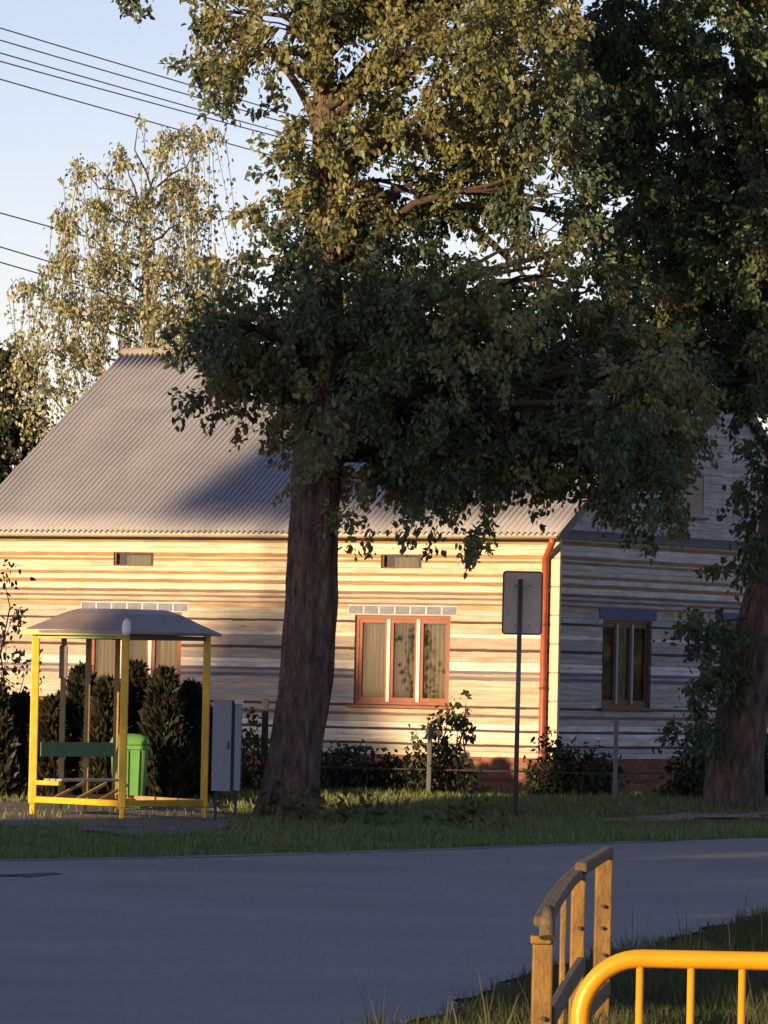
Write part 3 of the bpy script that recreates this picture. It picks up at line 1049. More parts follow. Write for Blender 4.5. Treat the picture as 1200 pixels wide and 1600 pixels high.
# ================================================================== WHEELIE BIN
def bin_():
    D = SB.y + 0.9
    k = D / FPX
    q_ = W(201, 1252, D)
    p = Vector((q_.x, D, g(q_.x, D)))
    h = W(205, 1146, D).z - p.z
    t = empty('wheelie_bin', p)
    tag(t, 'bright green wheeled rubbish bin standing beside the yellow shelter corner post', 'rubbish bin')
    wt, wb = 62 * k / 2, 47 * k / 2
    m = MB()
    def ringp(hw, hd, z, cx=0, cy=0, n=24):
        out = []
        for j in range(n):
            a = 2 * math.pi * j / n
            ca, sa = math.cos(a), math.sin(a)
            e = 0.45
            out.append((p.x + cx + hw * math.copysign(abs(ca) ** e, ca), p.y + cy + hd * math.copysign(abs(sa) ** e, sa), p.z + z))
        return out
    prof = [(wb, 0.20, 0.02), (wb * 1.03, 0.21, 0.1), (wt * 0.93, 0.25, h * 0.70), (wt * 0.955, 0.26, h * 0.78), (wt, 0.29, h * 0.79), (wt, 0.29, h * 0.84), (wt * 0.96, 0.275, h * 0.845)]
    n = 24
    for hw, hd, z in prof:
        m.v += ringp(hw, hd, z)
    for r in range(len(prof) - 1):
        for j in range(n):
            j2 = (j + 1) % n
            m.f.append((r*n + j, r*n + j2, (r+1)*n + j2, (r+1)*n + j)); m.c.append(None); m.smooth.append(False)
    m.f.append(tuple(reversed(range(n)))); m.c.append(None); m.smooth.append(False)
    body = m.build('body', M['bin'], t)
    # pressed rib down the front
    m = MB(); m.bar((p.x - 0.03, p.y - 0.225, p.z + 0.05), (p.x - 0.03, p.y - 0.275, p.z + h * 0.78), 0.05, 0.02)
    m.bar((p.x + 0.12, p.y - 0.22, p.z + 0.05), (p.x + 0.14, p.y - 0.27, p.z + h * 0.78), 0.03, 0.02)
    m.build('rib', M['bin'], body)
    m = MB()
    lp = [(wt * 1.02, 0.30, h * 0.846), (wt * 1.0, 0.295, h * 0.885), (wt * 0.88, 0.26, h * 0.95), (wt * 0.6, 0.18, h * 0.99), (wt * 0.1, 0.05, h)]
    for hw, hd, z in lp:
        m.v += ringp(hw, hd, z)
    for r in range(len(lp) - 1):
        for j in range(n):
            j2 = (j + 1) % n
            m.f.append((r*n + j, r*n + j2, (r+1)*n + j2, (r+1)*n + j)); m.c.append(None); m.smooth.append(True)
    m.f.append(tuple((len(lp)-1)*n + j for j in range(n))); m.c.append(None); m.smooth.append(True)
    m.f.append(tuple(reversed(range(n)))); m.c.append(None); m.smooth.append(False)
    m.build('lid', M['bin'], t)
    m = MB(); m.tube([(p.x - 0.2, p.y + 0.31, p.z + h * 0.86), (p.x + 0.2, p.y + 0.31, p.z + h * 0.86)], 0.018, 8); m.build('handle', M['bin_dark'], t)
    for s in (-1, 1):
        m = MB(); m.tube([(p.x + s * (wb + 0.005), p.y + 0.2, p.z + 0.1), (p.x + s * (wb + 0.05), p.y + 0.2, p.z + 0.1)], 0.1, 14); m.build('wheel', M['bin_dark'], t)
bin_()

# ================================================================== GREY CABINET
def cabinet():
    D = SR.y - 1.1
    a = W(330, 1236, D); b = W(378, 1094, D)
    gz_ = g(a.x, D)
    t = empty('utility_cabinet', Vector(((a.x + b.x) / 2, D, gz_)))
    tag(t, 'tall blue grey metal utility cabinet on short legs right of the shelter', 'cabinet')
    x0, x1, z0, z1 = a.x, b.x, a.z, b.z
    xs = x0 + (x1 - x0) * 0.66
    m = MB(); m.box((x0 + 0.01, D + 0.02, z0 + 0.01), (x1, D + 0.3, z1 - 0.02)); m.build('body', M['cabinet_dark'], t)
    m = MB(); m.box((x0, D - 0.015, z0), (xs, D + 0.018, z1)); d = m.build('door', M['cabinet'], t, bevel=0.006)
    m = MB(); m.box((xs - 0.05, D - 0.03, (z0 + z1) / 2 - 0.05), (xs - 0.025, D - 0.0155, (z0 + z1) / 2 + 0.05)); m.build('handle', M['cabinet_dark'], d)
    m = MB(); m.box((xs + 0.045, D - 0.01, z0 + 0.01), (x1, D + 0.018, z1 - 0.06)); m.build('side_panel', M['cabinet'], t, bevel=0.006)
    m = MB(); m.box((xs + 0.035, D - 0.03, z1 - 0.055), (x1 + 0.012, D + 0.31, z1 + 0.01)); m.build('top_cap', M['tin'], t)
    for x in (x0 + 0.06, x1 - 0.06):
        m = MB(); m.box((x - 0.02, D + 0.1, gz_ - 0.1), (x + 0.02, D + 0.14, z0 + 0.01)); m.build('leg', M['cabinet_dark'], t)
cabinet()

# ================================================================== SIGN SEEN FROM BEHIND
def sign():
    b = G(805, 1274)
    D = b.y
    t = empty('road_sign', b)
    tag(t, 'rectangular road sign seen from its grey back on a thin post', 'road sign')
    top = W(813.5, 905, D)
    m = MB(); m.tube([b - Vector((0, 0, 0.2)), b.lerp(top, 0.5), top], 0.034, 12); m.build('post', M['sign_post'], t)
    c0 = W(785, 990, D); c1 = W(848, 894, D)
    hw = (c1.x - c0.x) / 2; hh = (c1.z - c0.z) / 2
    cx = (c0.x + c1.x) / 2; cz = (c0.z + c1.z) / 2
    yy = D + 0.075
    r = 0.045
    prof = []
    for (sx, sz, a0) in ((1, 1, 0), (-1, 1, 90), (-1, -1, 180), (1, -1, 270)):
        for k in range(6):
            a = rad(a0 + 90 * k / 5)
            prof.append((cx + sx * (hw - r) + r * math.cos(a), cz + sz * (hh - r) + r * math.sin(a)))
    m = MB()
    n = len(prof)
    m.v += [(x, yy - 0.012, z) for x, z in prof] + [(x, yy + 0.012, z) for x, z in prof]
    m.f.append(tuple(reversed(range(n)))); m.c.append(None); m.smooth.append(False)
    m.f.append(tuple(range(n, 2 * n))); m.c.append(None); m.smooth.append(False)
    for j in range(n):
        j2 = (j + 1) % n
        m.f.append((j, j2, n + j2, n + j)); m.c.append(None); m.smooth.append(False)
    pl = m.build('plate', M['sign_back'], t)
    # folded rim
    m = MB()
    ring = [(x, yy - 0.018, z) for x, z in prof] + [(prof[0][0], yy - 0.018, prof[0][1])]
    m.tube(ring, 0.011, 6, cap=False); m.build('rim', M['sign_post'], pl)
    for z in (cz + hh * 0.55, cz - hh * 0.72):
        m = MB(); m.box((cx - 0.14, yy - 0.035, z - 0.014), (cx + 0.14, yy - 0.0125, z + 0.014)); cl = m.build('clamp', M['sign_back'], t)
        m = MB(); m.tube([(cx - 0.10, yy - 0.05, z), (cx - 0.10, yy - 0.035, z)], 0.012, 8); m.build('bolt', M['bolt'], cl)
        m = MB(); m.tube([(cx + 0.10, yy - 0.05, z), (cx + 0.10, yy - 0.035, z)], 0.012, 8); m.build('bolt', M['bolt'], cl)
    s = W(794.5, 955, D)
    m = MB(); m.box((s.x - 0.04, yy - 0.0145, s.z - 0.065), (s.x + 0.04, yy - 0.0125, s.z + 0.065)); m.build('sticker', M['sticker'], pl)
sign()

# ================================================================== GARDEN FENCE
def fence():
    pts = [(-40, 86.4, 1150), (415, 87.0, 1092), (672, 86.8, 1130), (963, 86.6, 1122), (1120, 88.6, 1130), (1260, 91, 1130)]
    t = empty('garden_fence', Vector((0, 87, g(0, 87))))
    tag(t, 'low garden fence of thin posts and rails in front of the house wall', 'fence')
    P = []
    for k, (px, D, py) in enumerate(pts):
        q = W(px, py, D)
        b = Vector((q.x, D, g(q.x, D)))
        P.append((b, q.z))
        m = MB()
        s = 0.10 if k == 1 else 0.07
        m.box((b.x - s/2, b.y - s/2, b.z - 0.2), (b.x + s/2, b.y + s/2, q.z))
        m.build('post', M['black_post'] if k == 1 else (M['fence_pale'] if k == 3 else M['fence_grey']), t, bevel=0.01)
    for k, (a, b) in enumerate(zip(P, P[1:])):
        for z in (0.40,):
            m = MB()
            m.bar(a[0] + Vector((0.05, -0.05, z)), b[0] + Vector((-0.05, -0.05, z)), 0.018, 0.022)
            m.build('rail', M['black_post'], t)
fence()

# ================================================================== FOREGROUND BARRIER (yellow tube)
def barrier():
    D = 19.3
    k = FPX / D
    top = W(1060, 1499, D)
    x0 = W(906, 1600, D).x
    x1 = x0 + 1.9
    zt = top.z
    gz_ = g(0, D)
    t = empty('safety_barrier', Vector(((x0 + x1) / 2, D, gz_)))
    tag(t, 'glossy yellow tubular pedestrian barrier with rounded corner in the near right foreground', 'barrier')
    R = 0.205
    pts = [(x0, D, gz_ - 0.3), (x0, D, gz_ + 0.3)]
    for j in range(0, 13):
        a = rad(180 - 90 * j / 12)
        pts.append((x0 + R + R * math.cos(a), D, zt - R + R * math.sin(a)))
    for j in range(0, 13):
        a = rad(90 - 90 * j / 12)
        pts.append((x1 - R + R * math.cos(a), D, zt - R + R * math.sin(a)))
    pts += [(x1, D, gz_ + 0.3), (x1, D, gz_ - 0.3)]
    m = MB(); m.tube(pts, 0.031, 20); m.build('frame', M['yellow_front'], t)
    m = MB(); m.tube([(x0 + 0.028, D, gz_ + 0.18), (x1 - 0.028, D, gz_ + 0.18)], 0.022, 14); m.build('lower_rail', M['yellow_front'], t)
    sp = (W(1080, 1560, D).x - W(1000, 1560, D).x)
    xb = W(999, 1560, D).x
    while xb < x1 - 0.08:
        m = MB(); m.tube([(xb, D, gz_ + 0.2), (xb, D, zt - 0.025)], 0.0125, 12); m.build('bar', M['yellow_front'], t)
        xb += sp
barrier()

# ================================================================== WOODEN RAILING
def railing():
    spec = [(847, 25.0, 32, 1462), (880, 28.4, 10, 1400), (903, 30.0, 22, 1368), (943, 34.0, 26, 1332)]
    P = []
    b0 = W(847, 1500, 25.0)
    t = empty('wooden_railing', Vector((b0.x, 25.0, g(0, 25))))
    tag(t, 'old weathered timber railing receding beside the road behind the yellow barrier', 'railing')
    for k, (px, D, wpx, py) in enumerate(spec):
        wd = wpx * D / FPX
        q = W(px, py, D)
        lo = Vector((q.x, D, g(q.x, D) - 0.3))
        m = MB()
        m.bar(lo, Vector((q.x + 0.004, D, q.z)), wd, wd * 1.15)
        m.build('post', M['timber'], t, bevel=0.008)
        P.append(q)
    # thin cap plate on the first post
    q = P[0]
    m = MB(); m.box((q.x - 0.05, 24.93, q.z - 0.035), (q.x + 0.04, 25.04, q.z + 0.002)); m.build('post_cap', M['timber'], t, bevel=0.008)
    # top rails (slightly sagging old beams)
    a = W(848, 1440, 24.95); b = W(868, 1404, 27.2); c = W(888, 1377, 28.9); d = W(906, 1360, 30.3)
    m = MB()
    pts = [a, b, c, d]
    for p, q2 in zip(pts, pts[1:]):
        m.bar(p, q2, 0.08, 0.048)
    m.build('top_rail', M['timber_grey'], t, bevel=0.012)
    a = W(908, 1357, 29.7); b = W(950, 1331, 34.25)
    m = MB(); m.bar(a, b, 0.065, 0.062); m.build('top_rail', M['timber_grey'], t, bevel=0.012)
    # torn end block and its light split face
    m = MB(); e = W(855, 1440, 24.9); m.tube([e + Vector((0, 0, -0.07)), e + Vector((0.0, 0.03, 0.0)), e + Vector((0.01, 0.1, 0.05))], [0.034, 0.034, 0.025], 10); m.build('rail_end', M['timber_grey'], t)
    # bolt heads on the posts
    for (px_, py_, D_) in ((848, 1592, 24.93), (905, 1450, 29.94), (942, 1416, 33.92), (940, 1450, 33.92), (943, 1492, 33.92)):
        e = W(px_, py_, D_)
        m = MB(); m.tube([e + Vector((0, -0.008, 0)), e + Vector((0, 0.02, 0))], 0.011, 8); m.build('bolt', M['bolt'], t)
    # middle rail in pieces between posts
    for (x0, y0, D0, x1, y1, D1) in ((860, 1590, 25.0, 884, 1546, 28.3), (884, 1546, 28.45, 908, 1508, 30.0), (910, 1586, 30.1, 948, 1545, 34.0)):
        a = W(x0, y0, D0); b = W(x1, y1, D1)
        m = MB(); m.bar(a, b, 0.045, 0.09); m.build('middle_rail', M['timber_grey'], t, bevel=0.01)
railing()

# ================================================================== TREES
def trunk_mesh(path, radii, seed, n=40, rough=0.10, ridges=9):
    rng = random.Random(seed)
    ph = [rng.uniform(0, 6.28) for _ in range(6)]
    def wob(k, j, p):
        t = 2 * math.pi * j / n
        return 1 + rough * (0.6 * math.sin(ridges * t + ph[0] + 0.35 * k) + 0.5 * math.sin(3 * t + ph[1] + 0.8 * p.z) + 0.55 * math.sin(17 * t + ph[2] + 1.6 * math.sin(p.z * 1.3)) + 0.5 * math.sin(2 * t + ph[3] + p.z * 1.9)) + rng.uniform(-0.022, 0.022)
    m = MB()
    # refine the path
    P = []; R = []
    for (a, b, ra, rb) in zip(path, path[1:], radii, radii[1:]):
        L = (Vector(b) - Vector(a)).length
        s = max(2, int(L / 0.22))
        for q in range(s):
            P.append(Vector(a).lerp(Vector(b), q / s)); R.append(ra + (rb - ra) * q / s)
    P.append(Vector(path[-1])); R.append(radii[-1])
    # smooth
    for _ in range(4):
        P = [P[0]] + [(P[i-1] + P[i] * 2 + P[i+1]) / 4 for i in range(1, len(P) - 1)] + [P[-1]]
        R = [R[0]] + [(R[i-1] + R[i] * 2 + R[i+1]) / 4 for i in range(1, len(R) - 1)] + [R[-1]]
    m.tube(P, R, n, wob=wob)
    return m, P

LEAF_DARK = [(0.120, 0.160, 0.080), (0.180, 0.198, 0.088), (0.100, 0.140, 0.080), (0.215, 0.220, 0.095), (0.245, 0.240, 0.105)]
LEAF_GREEN = [(0.085, 0.130, 0.066), (0.105, 0.150, 0.072), (0.075, 0.115, 0.066), (0.135, 0.165, 0.075)]
def big_tree(name, label, base, path_pix, radii, blobs_pix, D, limbs_pix, seed, leaf=0.092, dens=62, per=46, extra=(), cols=LEAF_DARK, spread=1.6, layers=2, group=None):
    rng = np.random.default_rng(seed)
    t = empty(name, base)
    tag(t, label, 'tree', group)
    path = [base - Vector((0, 0, 0.35)), base + Vector((0, 0, 0.02))] + [W(px, py, D) for px, py in path_pix]
    m, P = trunk_mesh(path, radii, seed)
    tr = m.build('trunk', M['bark'], t)
    blobs = []
    for bpx in blobs_pix:
        px, py, r = bpx[:3]
        dy = bpx[3] if len(bpx) > 3 else None
        for layer in range(layers + 1 if r > 45 and py > 470 else layers if r > 45 and (py > 430 or rng.random() < 0.65) else 1):
            off = (dy if dy is not None else 0) + (rng.uniform(-spread, spread) if r > 45 else rng.uniform(-0.4, 0.4))
            off += (-0.9, 1.3, 0.2)[layer] if r > 45 else 0
            DD = D + off
            rr = r * DD / FPX
            c = W(px + (rng.uniform(-8, 8) if layer == 0 else rng.uniform(-22, 22)), py + rng.uniform(-8, 8), DD)
            blobs.append((np.array(c), (rr, max(rr, 0.5), rr * 0.95)))
    for c, r in extra:
        blobs.append((np.array(c), r))
    C, Dr, K, tw = crown_leaves(rng, blobs, leaf, dens, cols, per)
    v, tri, c = leaf_arrays(rng, C, leaf, Dr, 0.60, K)
    cr = np_tris('crown', v, tri, c, M['leaf'], t)
    # limbs: trunk to blob centres, plus twigs
    m = MB()
    Pz = [p for p in P if p.z > base.z + 5.0]
    for cpos, r in blobs:
        cpos = Vector(cpos)
        if not Pz: break
        big = [Vector(b_) for b_, r_ in blobs if r_[0] > 0.5 and b_[2] > cpos.z + 0.25]
        if (r[0] < 0.36 or cpos.z < base.z + 5.0) and big:
            st = min(big, key=lambda p: (p - cpos).length)
            tp_ = min(P, key=lambda p: (p - cpos).length)
            if (tp_ - cpos).length < (st - cpos).length: st = tp_
            if (st - cpos).length > 1.6: continue
            m.tube(jitter_path(rng, st, cpos, 3, 0.05), [0.02, 0.016, 0.012, 0.006], 5)
            continue
        st = min(Pz, key=lambda p: abs((p.z + 0.35 * (p.xy - cpos.xy).length) - cpos.z) + 0.1 * (p - cpos).length)
        L = (cpos - st).length
        pts = jitter_path(rng, st, cpos, 5, 0.05)
        for i, p in enumerate(pts[1:-1]):
            p.z += 0.10 * L * math.sin((i + 1) / 5 * math.pi)
        r0 = min(0.14, 0.03 + 0.016 * L)
        m.tube(pts, [r0 * (1 - 0.8 * i / 5) for i in range(6)], 7)
        for q in range(3):
            e = cpos + Vector(rng.normal(size=3)) * r[0] * 0.6
            m.tube(jitter_path(rng, pts[3], e, 3, 0.06), [r0 * 0.4, r0 * 0.3, r0 * 0.2, 0.008], 5)
    tag(m.build('branches', M['twig'], t), kind='stuff')
    for lp in limbs_pix:
        pts = [W(px, py, D + dd) for (px, py, dd, rpx) in lp]
        m2, _ = trunk_mesh(pts, [rpx * D / FPX for (_, _, _, rpx) in lp], seed + 7, n=12, rough=0.05)
        m2.build('limb', M['bark'], t)
    return t, blobs

T1 = G(448, 1283)
T1D = T1.y
tree1_blobs = [(432, 50, 68), (345, 75, 48), (330, 20, 45), (560, 70, 105), (690, 80, 105), (800, 70, 100), (760, 190, 90), (860, 150, 80),
    (490, 215, 55), (590, 190, 70), (472, 150, 35), (385, 122, 24), (540, 310, 85), (740, 285, 80), (640, 300, 60), (455, 285, 38), (412, 330, 32), (850, 300, 80),
    (432, 395, 50), (510, 440, 90), (368, 395, 18), (320, 500, 46), (345, 570, 48), (420, 530, 80), (540, 560, 105), (650, 480, 95), (620, 390, 60),
    (760, 520, 90), (660, 610, 100), (770, 640, 100), (500, 655, 55), (620, 700, 58), (700, 730, 55), (560, 725, 40), (790, 725, 50), (870, 680, 78),
    (880, 560, 95), (960, 640, 90), (1000, 735, 62), (930, 755, 40), (1030, 675, 62), (1030, 590, 70), (560, 800, 22, -1), (738, 850, 24, -1), (680, 815, 22, -1), (765, 845, 16, -1),
    (395, 640, 24), (330, 625, 24), (445, 655, 30), (480, 740, 18, -0.8), (630, 775, 26), (850, 755, 30), (1010, 810, 22), (1040, 785, 26), (840, 420, 60), (920, 450, 70),
    (215, 3, 16), (300, 100, 16), (350, 140, 18),
    (520, -40, 90), (620, -60, 100), (720, -60, 100), (820, -40, 90), (570, -150, 100), (700, -160, 110), (800, -130, 90), (640, -240, 110)]
rg_ = np.random.default_rng(77)
T1X = [((T1.x + 0.8 + rg_.uniform(-3.5, 4.5), T1D + rg_.uniform(-3.0, 3.5), 13.5 + rg_.uniform(0, 5)), (1.5, 1.5, 1.3)) for _ in range(26)]
t1_path = [(452, 1240), (462, 1160), (478, 1060), (486, 960), (490, 880), (492, 800), (500, 710), (510, 620), (512, 500), (508, 380), (508, 250), (506, 120), (503, -40), (500, -250)]
def pr(wpx): return wpx / 2 * T1D / FPX
t1_r = [pr(112), pr(108), pr(92), pr(78), pr(74), pr(78), pr(76), pr(74), pr(80), pr(62), pr(50), pr(42), pr(36), pr(32), pr(26), pr(12)]
limbs1 = [[(508, 640, 0, 17), (560, 540, 0.5, 14), (640, 470, 1.0, 11), (730, 430, 1.4, 7), (850, 400, 1.6, 3), (930, 385, 1.6, 0.8)],
          [(510, 430, 0, 14), (600, 352, 0.5, 11), (700, 322, 0.9, 9), (790, 318, 1.2, 6), (870, 330, 1.2, 3), (930, 350, 1.2, 0.8)],
          [(510, 300, 0, 11), (580, 240, 0.4, 8), (660, 205, 0.8, 5), (740, 170, 0.8, 2.5), (800, 140, 0.8, 0.8)],
          [(508, 230, 0, 9), (470, 130, 0.3, 6), (400, 60, 0.4, 4)],
          [(700, 324, 0.9, 7), (760, 370, 1.0, 6), (830, 440, 1.1, 3), (880, 510, 1.1, 0.8)],
          [(510, 560, 0, 11), (440, 500, 0.4, 8), (360, 480, 0.6, 5)]]
big_tree('roadside_tree', 'large leafy roadside tree with thick leaning trunk between shelter and window', T1, t1_path, t1_r, tree1_blobs, T1D, limbs1, 21, extra=T1X)

T2 = G(1148, 1264)
T2D = T2.y
tree2_blobs = [(1000, 90, 110), (1100, 70, 100), (1180, 130, 100), (940, 60, 80), (940, 200, 85), (1050, 220, 105), (1160, 270, 100), (990, 330, 90), (1090, 370, 105),
    (1180, 400, 95), (1010, 460, 85), (1110, 500, 100), (1190, 540, 80), (1160, 600, 45), (1060, 560, 60), (1190, 630, 40), (1180, 690, 28), (1165, 740, 22), (1185, 800, 26), (1160, 850, 18), (1190, 865, 28), (1150, 885, 14),
    (1115, 985, 34, -0.7), (1140, 1020, 38, -0.7), (1110, 1045, 28, -0.7), (1150, 1060, 24, -0.7), (1100, 1120, 32, -0.2), (1085, 1090, 18, 0), (1120, 960, 18, -0.5), (1150, -40, 90), (1140, -140, 110), (1230, -70, 100), (1060, -60, 90), (1260, 350, 110), (1270, 150, 110), (1250, 560, 80), (1240, 750, 50)]
T2X = [((T2.x + 1.0 + rg_.uniform(-3.2, 4.0), T2D + rg_.uniform(-3.0, 3.0), 13.5 + rg_.uniform(0, 4)), (1.5, 1.5, 1.3)) for _ in range(14)]
def pr2(wpx): return wpx / 2 * T2D / FPX
t2_path = [(1150, 1215), (1157, 1150), (1168, 1080), (1183, 1000), (1203, 920), (1222, 830), (1232, 700), (1225, 550), (1205, 400), (1180, 250), (1160, 80), (1150, -150)]
t2_r = [pr2(92), pr2(90), pr2(80), pr2(76), pr2(76), pr2(78), pr2(70), pr2(66), pr2(60), pr2(52), pr2(44), pr2(36), pr2(26), pr2(12)]
limbs2 = [[(1228, 620, 0, 14), (1150, 530, -0.5, 11), (1060, 470, -0.8, 8), (960, 450, -1, 5)], [(1210, 430, 0, 12), (1120, 330, -0.5, 8), (1020, 270, -0.6, 5)]]
big_tree('roadside_tree', 'roadside tree with trunk leaning out at the right edge past the gable', T2, t2_path, t2_r, tree2_blobs, T2D, limbs2, 22, extra=T2X, cols=LEAF_GREEN)

# tall trees beyond the road junction behind the camera, which keep the road and the lower crowns in shade
def SLZ(s_, l_, z_):
    sx, sy = -math.sin(SUN_AZ), -math.cos(SUN_AZ)
    return Vector((sx * s_ + sy * l_, sy * s_ - sx * l_, z_))
def shade_tree(label, l0, s0, blobs, seed, dens=34, leaf=0.34, tr=0.4, twl=0.8):
    rng = np.random.default_rng(seed)
    base = SLZ(s0, l0, 0.0); base.z = g(base.x, base.y)
    t = empty('tall_tree', base)
    tag(t, label, 'tree', 'tall trees across the junction')
    bl = [(np.array(SLZ(s0 + rng.uniform(-0.8, 0.8), l, z)), (r, r, rz)) for (l, z, r, rz) in blobs]
    C, Dr, K, tw = crown_leaves(rng, bl, leaf, dens, LEAF_DARK, 16, twig_len=twl, shell=0.3)
    ok = C[:, 2] > base.z + 0.1
    v, tri, c = leaf_arrays(rng, C[ok], leaf, Dr[ok], 0.7, K[ok])
    np_tris('crown', v, tri, c, M['leaf'], t)
    top = max(b[1] for b in blobs)
    m, P = trunk_mesh([base - Vector((0, 0, 0.3)), base + Vector((0, 0, top * 0.5)), base + Vector((0, 0, top))], [tr, tr * 0.7, 0.06], seed, n=14)
    m.build('trunk', M['bark'], t)
    m = MB()
    for c_, r_ in bl:
        c_ = Vector(c_)
        st = min(P, key=lambda p: abs(p.z + 0.5 * (p.xy - c_.xy).length - c_.z))
        m.tube(jitter_path(rng, st, c_, 4, 0.05), [0.12, 0.1, 0.07, 0.05, 0.02], 6)
    m.build('branches', M['twig'], t)
S0 = -8.0
shade_tree('tallest dense tree across the junction behind the viewer', -48.0, S0, [(-48 + dl, z, r, r) for (dl, z, r) in
    ((0, 17.0, 1.9), (-2.2, 16.0, 1.8), (2.2, 16.2, 1.9), (0, 14.5, 2.2), (-2.8, 13.6, 1.7), (2.6, 13.8, 2.0), (0, 12, 2.2), (-2.6, 11.3, 1.7), (2.6, 11.3, 2.0), (0, 9.6, 2.0), (-2, 9, 1.7), (2.2, 9, 1.8), (0, 7.5, 1.8), (4.0, 15.0, 1.5), (4.0, 12, 1.6), (4.2, 9.5, 1.6), (-3.0, 17.0, 1.5), (2.4, 17.2, 1.5), (-3.2, 15.4, 1.5))], 201, dens=60)
shade_tree('slender tall tree with a high round crown across the junction', -59.6, S0, [(l, z, r, rz) for (l, z, r, rz) in
    ((-60.5, 18.35, 0.95, 0.8), (-59.2, 18.5, 1.1, 0.95), (-57.6, 18.5, 1.1, 0.95), (-61.3, 17.75, 0.5, 0.4), (-58.2, 19.6, 1.2, 1.0), (-56.4, 18.9, 1.0, 0.9), (-60.5, 14.3, 1.0, 1.0), (-58.9, 14.2, 0.9, 1.0), (-59.8, 13.0, 1.3, 1.0), (-59.5, 11.6, 1.3, 1.0), (-61.3, 13.2, 0.9, 0.8), (-58.2, 13.2, 0.7, 0.8), (-60.0, 15.1, 0.7, 0.5), (-62.2, 14.2, 0.6, 0.5))], 202, dens=75, leaf=0.28, twl=0.4)
for k_, (l_, top_, r_) in enumerate(((-41.0, 11.5, 2.1), (-35.5, 10.2, 2.1), (-30.0, 8.8, 2.0), (-24.8, 7.4, 1.9))):
    bl_ = []
    z_ = top_ - r_
    while z_ > 0.5:
        bl_ += [(l_ - 1.7, z_, r_, r_), (l_ + 1.7, z_ + 0.4, r_, r_)]
        z_ -= 2.2
    shade_tree(('bushy tree second in the row across the junction', 'bushy tree third in the row across the junction', 'bushy tree fourth in the row across the junction', 'lowest bushy tree ending the row across the junction')[k_], l_, S0, bl_, 210 + k_)

# birch behind the house: hanging strands of small leaves
def birch(label, D, top_pix, strands_pix, seed, cols, leaf=0.082):
    rng = np.random.default_rng(seed)
    bx = W(top_pix[0][0], 1000, D).x
    base = Vector((bx, D, g(bx, D)))
    t = empty('birch_tree', base)
    tag(t, label, 'tree')
    path = [base - Vector((0, 0, 0.3))] + [W(px, py, D) for px, py in top_pix]
    m, P = trunk_mesh(path, [0.22 - 0.2 * k / len(top_pix) for k in range(len(path))], seed, n=14, rough=0.05)
    m.build('trunk', M['bark_birch'], t)
    C = []; Dr = []; K = []
    mb_ = MB()
    for (px, py, rx, n, ln) in strands_pix:
        for q in range(int(n * 0.66)):
            dd = rng.uniform(-1.6, 1.6)
            sx, sy = px + rng.normal() * rx * 0.35, py + rng.normal() * 10
            L = ln * rng.uniform(0.6, 1.9) * D / FPX
            s = W(sx, sy, D + dd)
            out = rng.normal() * rx * 0.36 * D / FPX
            sway = rng.normal() * 0.12 * L
            ctrl = [s, s + Vector((out * 0.55, rng.normal() * 0.1, 0.10 + abs(out) * 0.15)), s + Vector((out, rng.normal() * 0.1, -0.08)),
                    s + Vector((out * 1.08 + sway * 0.5, 0, -L * 0.5)), s + Vector((out * 1.05 + sway, 0, -L))]
            cp = np.array(ctrl)
            k = max(8, int((L + abs(out)) * 27))
            tt = rng.random(k) ** 0.85 * 4
            i0_ = np.minimum(tt.astype(int), 3); fr_ = (tt - i0_)[:, None]
            pt = cp[i0_] * (1 - fr_) + cp[i0_ + 1] * fr_ + rng.normal(size=(k, 3)) * np.array([[0.06, 0.06, 0.06]])
            mb_.tube(ctrl, [0.010, 0.008, 0.007, 0.005, 0.003], 4, cap=False)
            C.append(pt)
            ld = rng.normal(size=(k, 3)) * 0.5; ld[:, 2] -= 0.9
            Dr.append(ld)
            K.append(tint(rng, k, np.array(cols[rng.integers(len(cols))]), 0.3, 0.12))
        # limb to the strand group
        c = W(px, py, D)
        st = min(P, key=lambda p: abs(p.z + 0.6 * abs(p.x - c.x) - c.z))
        mb_.tube(jitter_path(rng, st, c, 4, 0.05), [0.03, 0.024, 0.018, 0.013, 0.009], 6)
    C = np.concatenate(C); Dr = np.concatenate(Dr); K = np.concatenate(K)
    v, tri, c = leaf_arrays(rng, C, leaf, Dr, 0.75, K)
    np_tris('crown', v, tri, c, M['leaf'], t)
    mb_.build('branches', M['twig'], t)
    return t
BCOL = [(0.36, 0.37, 0.20), (0.40, 0.40, 0.23), (0.30, 0.33, 0.17), (0.46, 0.46, 0.31)]
birch_s = [(195, 250, 30, 12, 130), (140, 275, 35, 14, 120), (165, 330, 45, 22, 120), (265, 225, 32, 16, 130), (310, 220, 32, 20, 130), (285, 300, 45, 26, 140), (230, 330, 40, 20, 130),
    (320, 330, 25, 14, 110), (110, 345, 35, 16, 100), (95, 410, 40, 22, 120), (175, 420, 55, 32, 120), (260, 420, 50, 30, 120), (45, 450, 35, 16, 90), (120, 480, 50, 26, 100), (200, 490, 55, 34, 90),
    (50, 540, 45, 20, 90), (130, 560, 50, 24, 90), (90, 610, 40, 16, 70), (260, 500, 45, 20, 70), (20, 580, 30, 12, 80), (330, 420, 30, 16, 90), (215, 200, 12, 4, 60)]
birch('tall pale birch with hanging golden leaf strands behind the left roof end', 114.0, [(240, 900), (238, 700), (236, 560), (232, 480), (227, 400), (222, 330)], birch_s, 31, BCOL)
birch('pale birch behind the roof partly hidden by the big roadside tree crown', 120.0, [(350, 900), (345, 640), (340, 480), (335, 380)], [(340, 430, 40, 24, 110), (380, 520, 40, 18, 90), (310, 480, 30, 16, 90)], 32, BCOL)

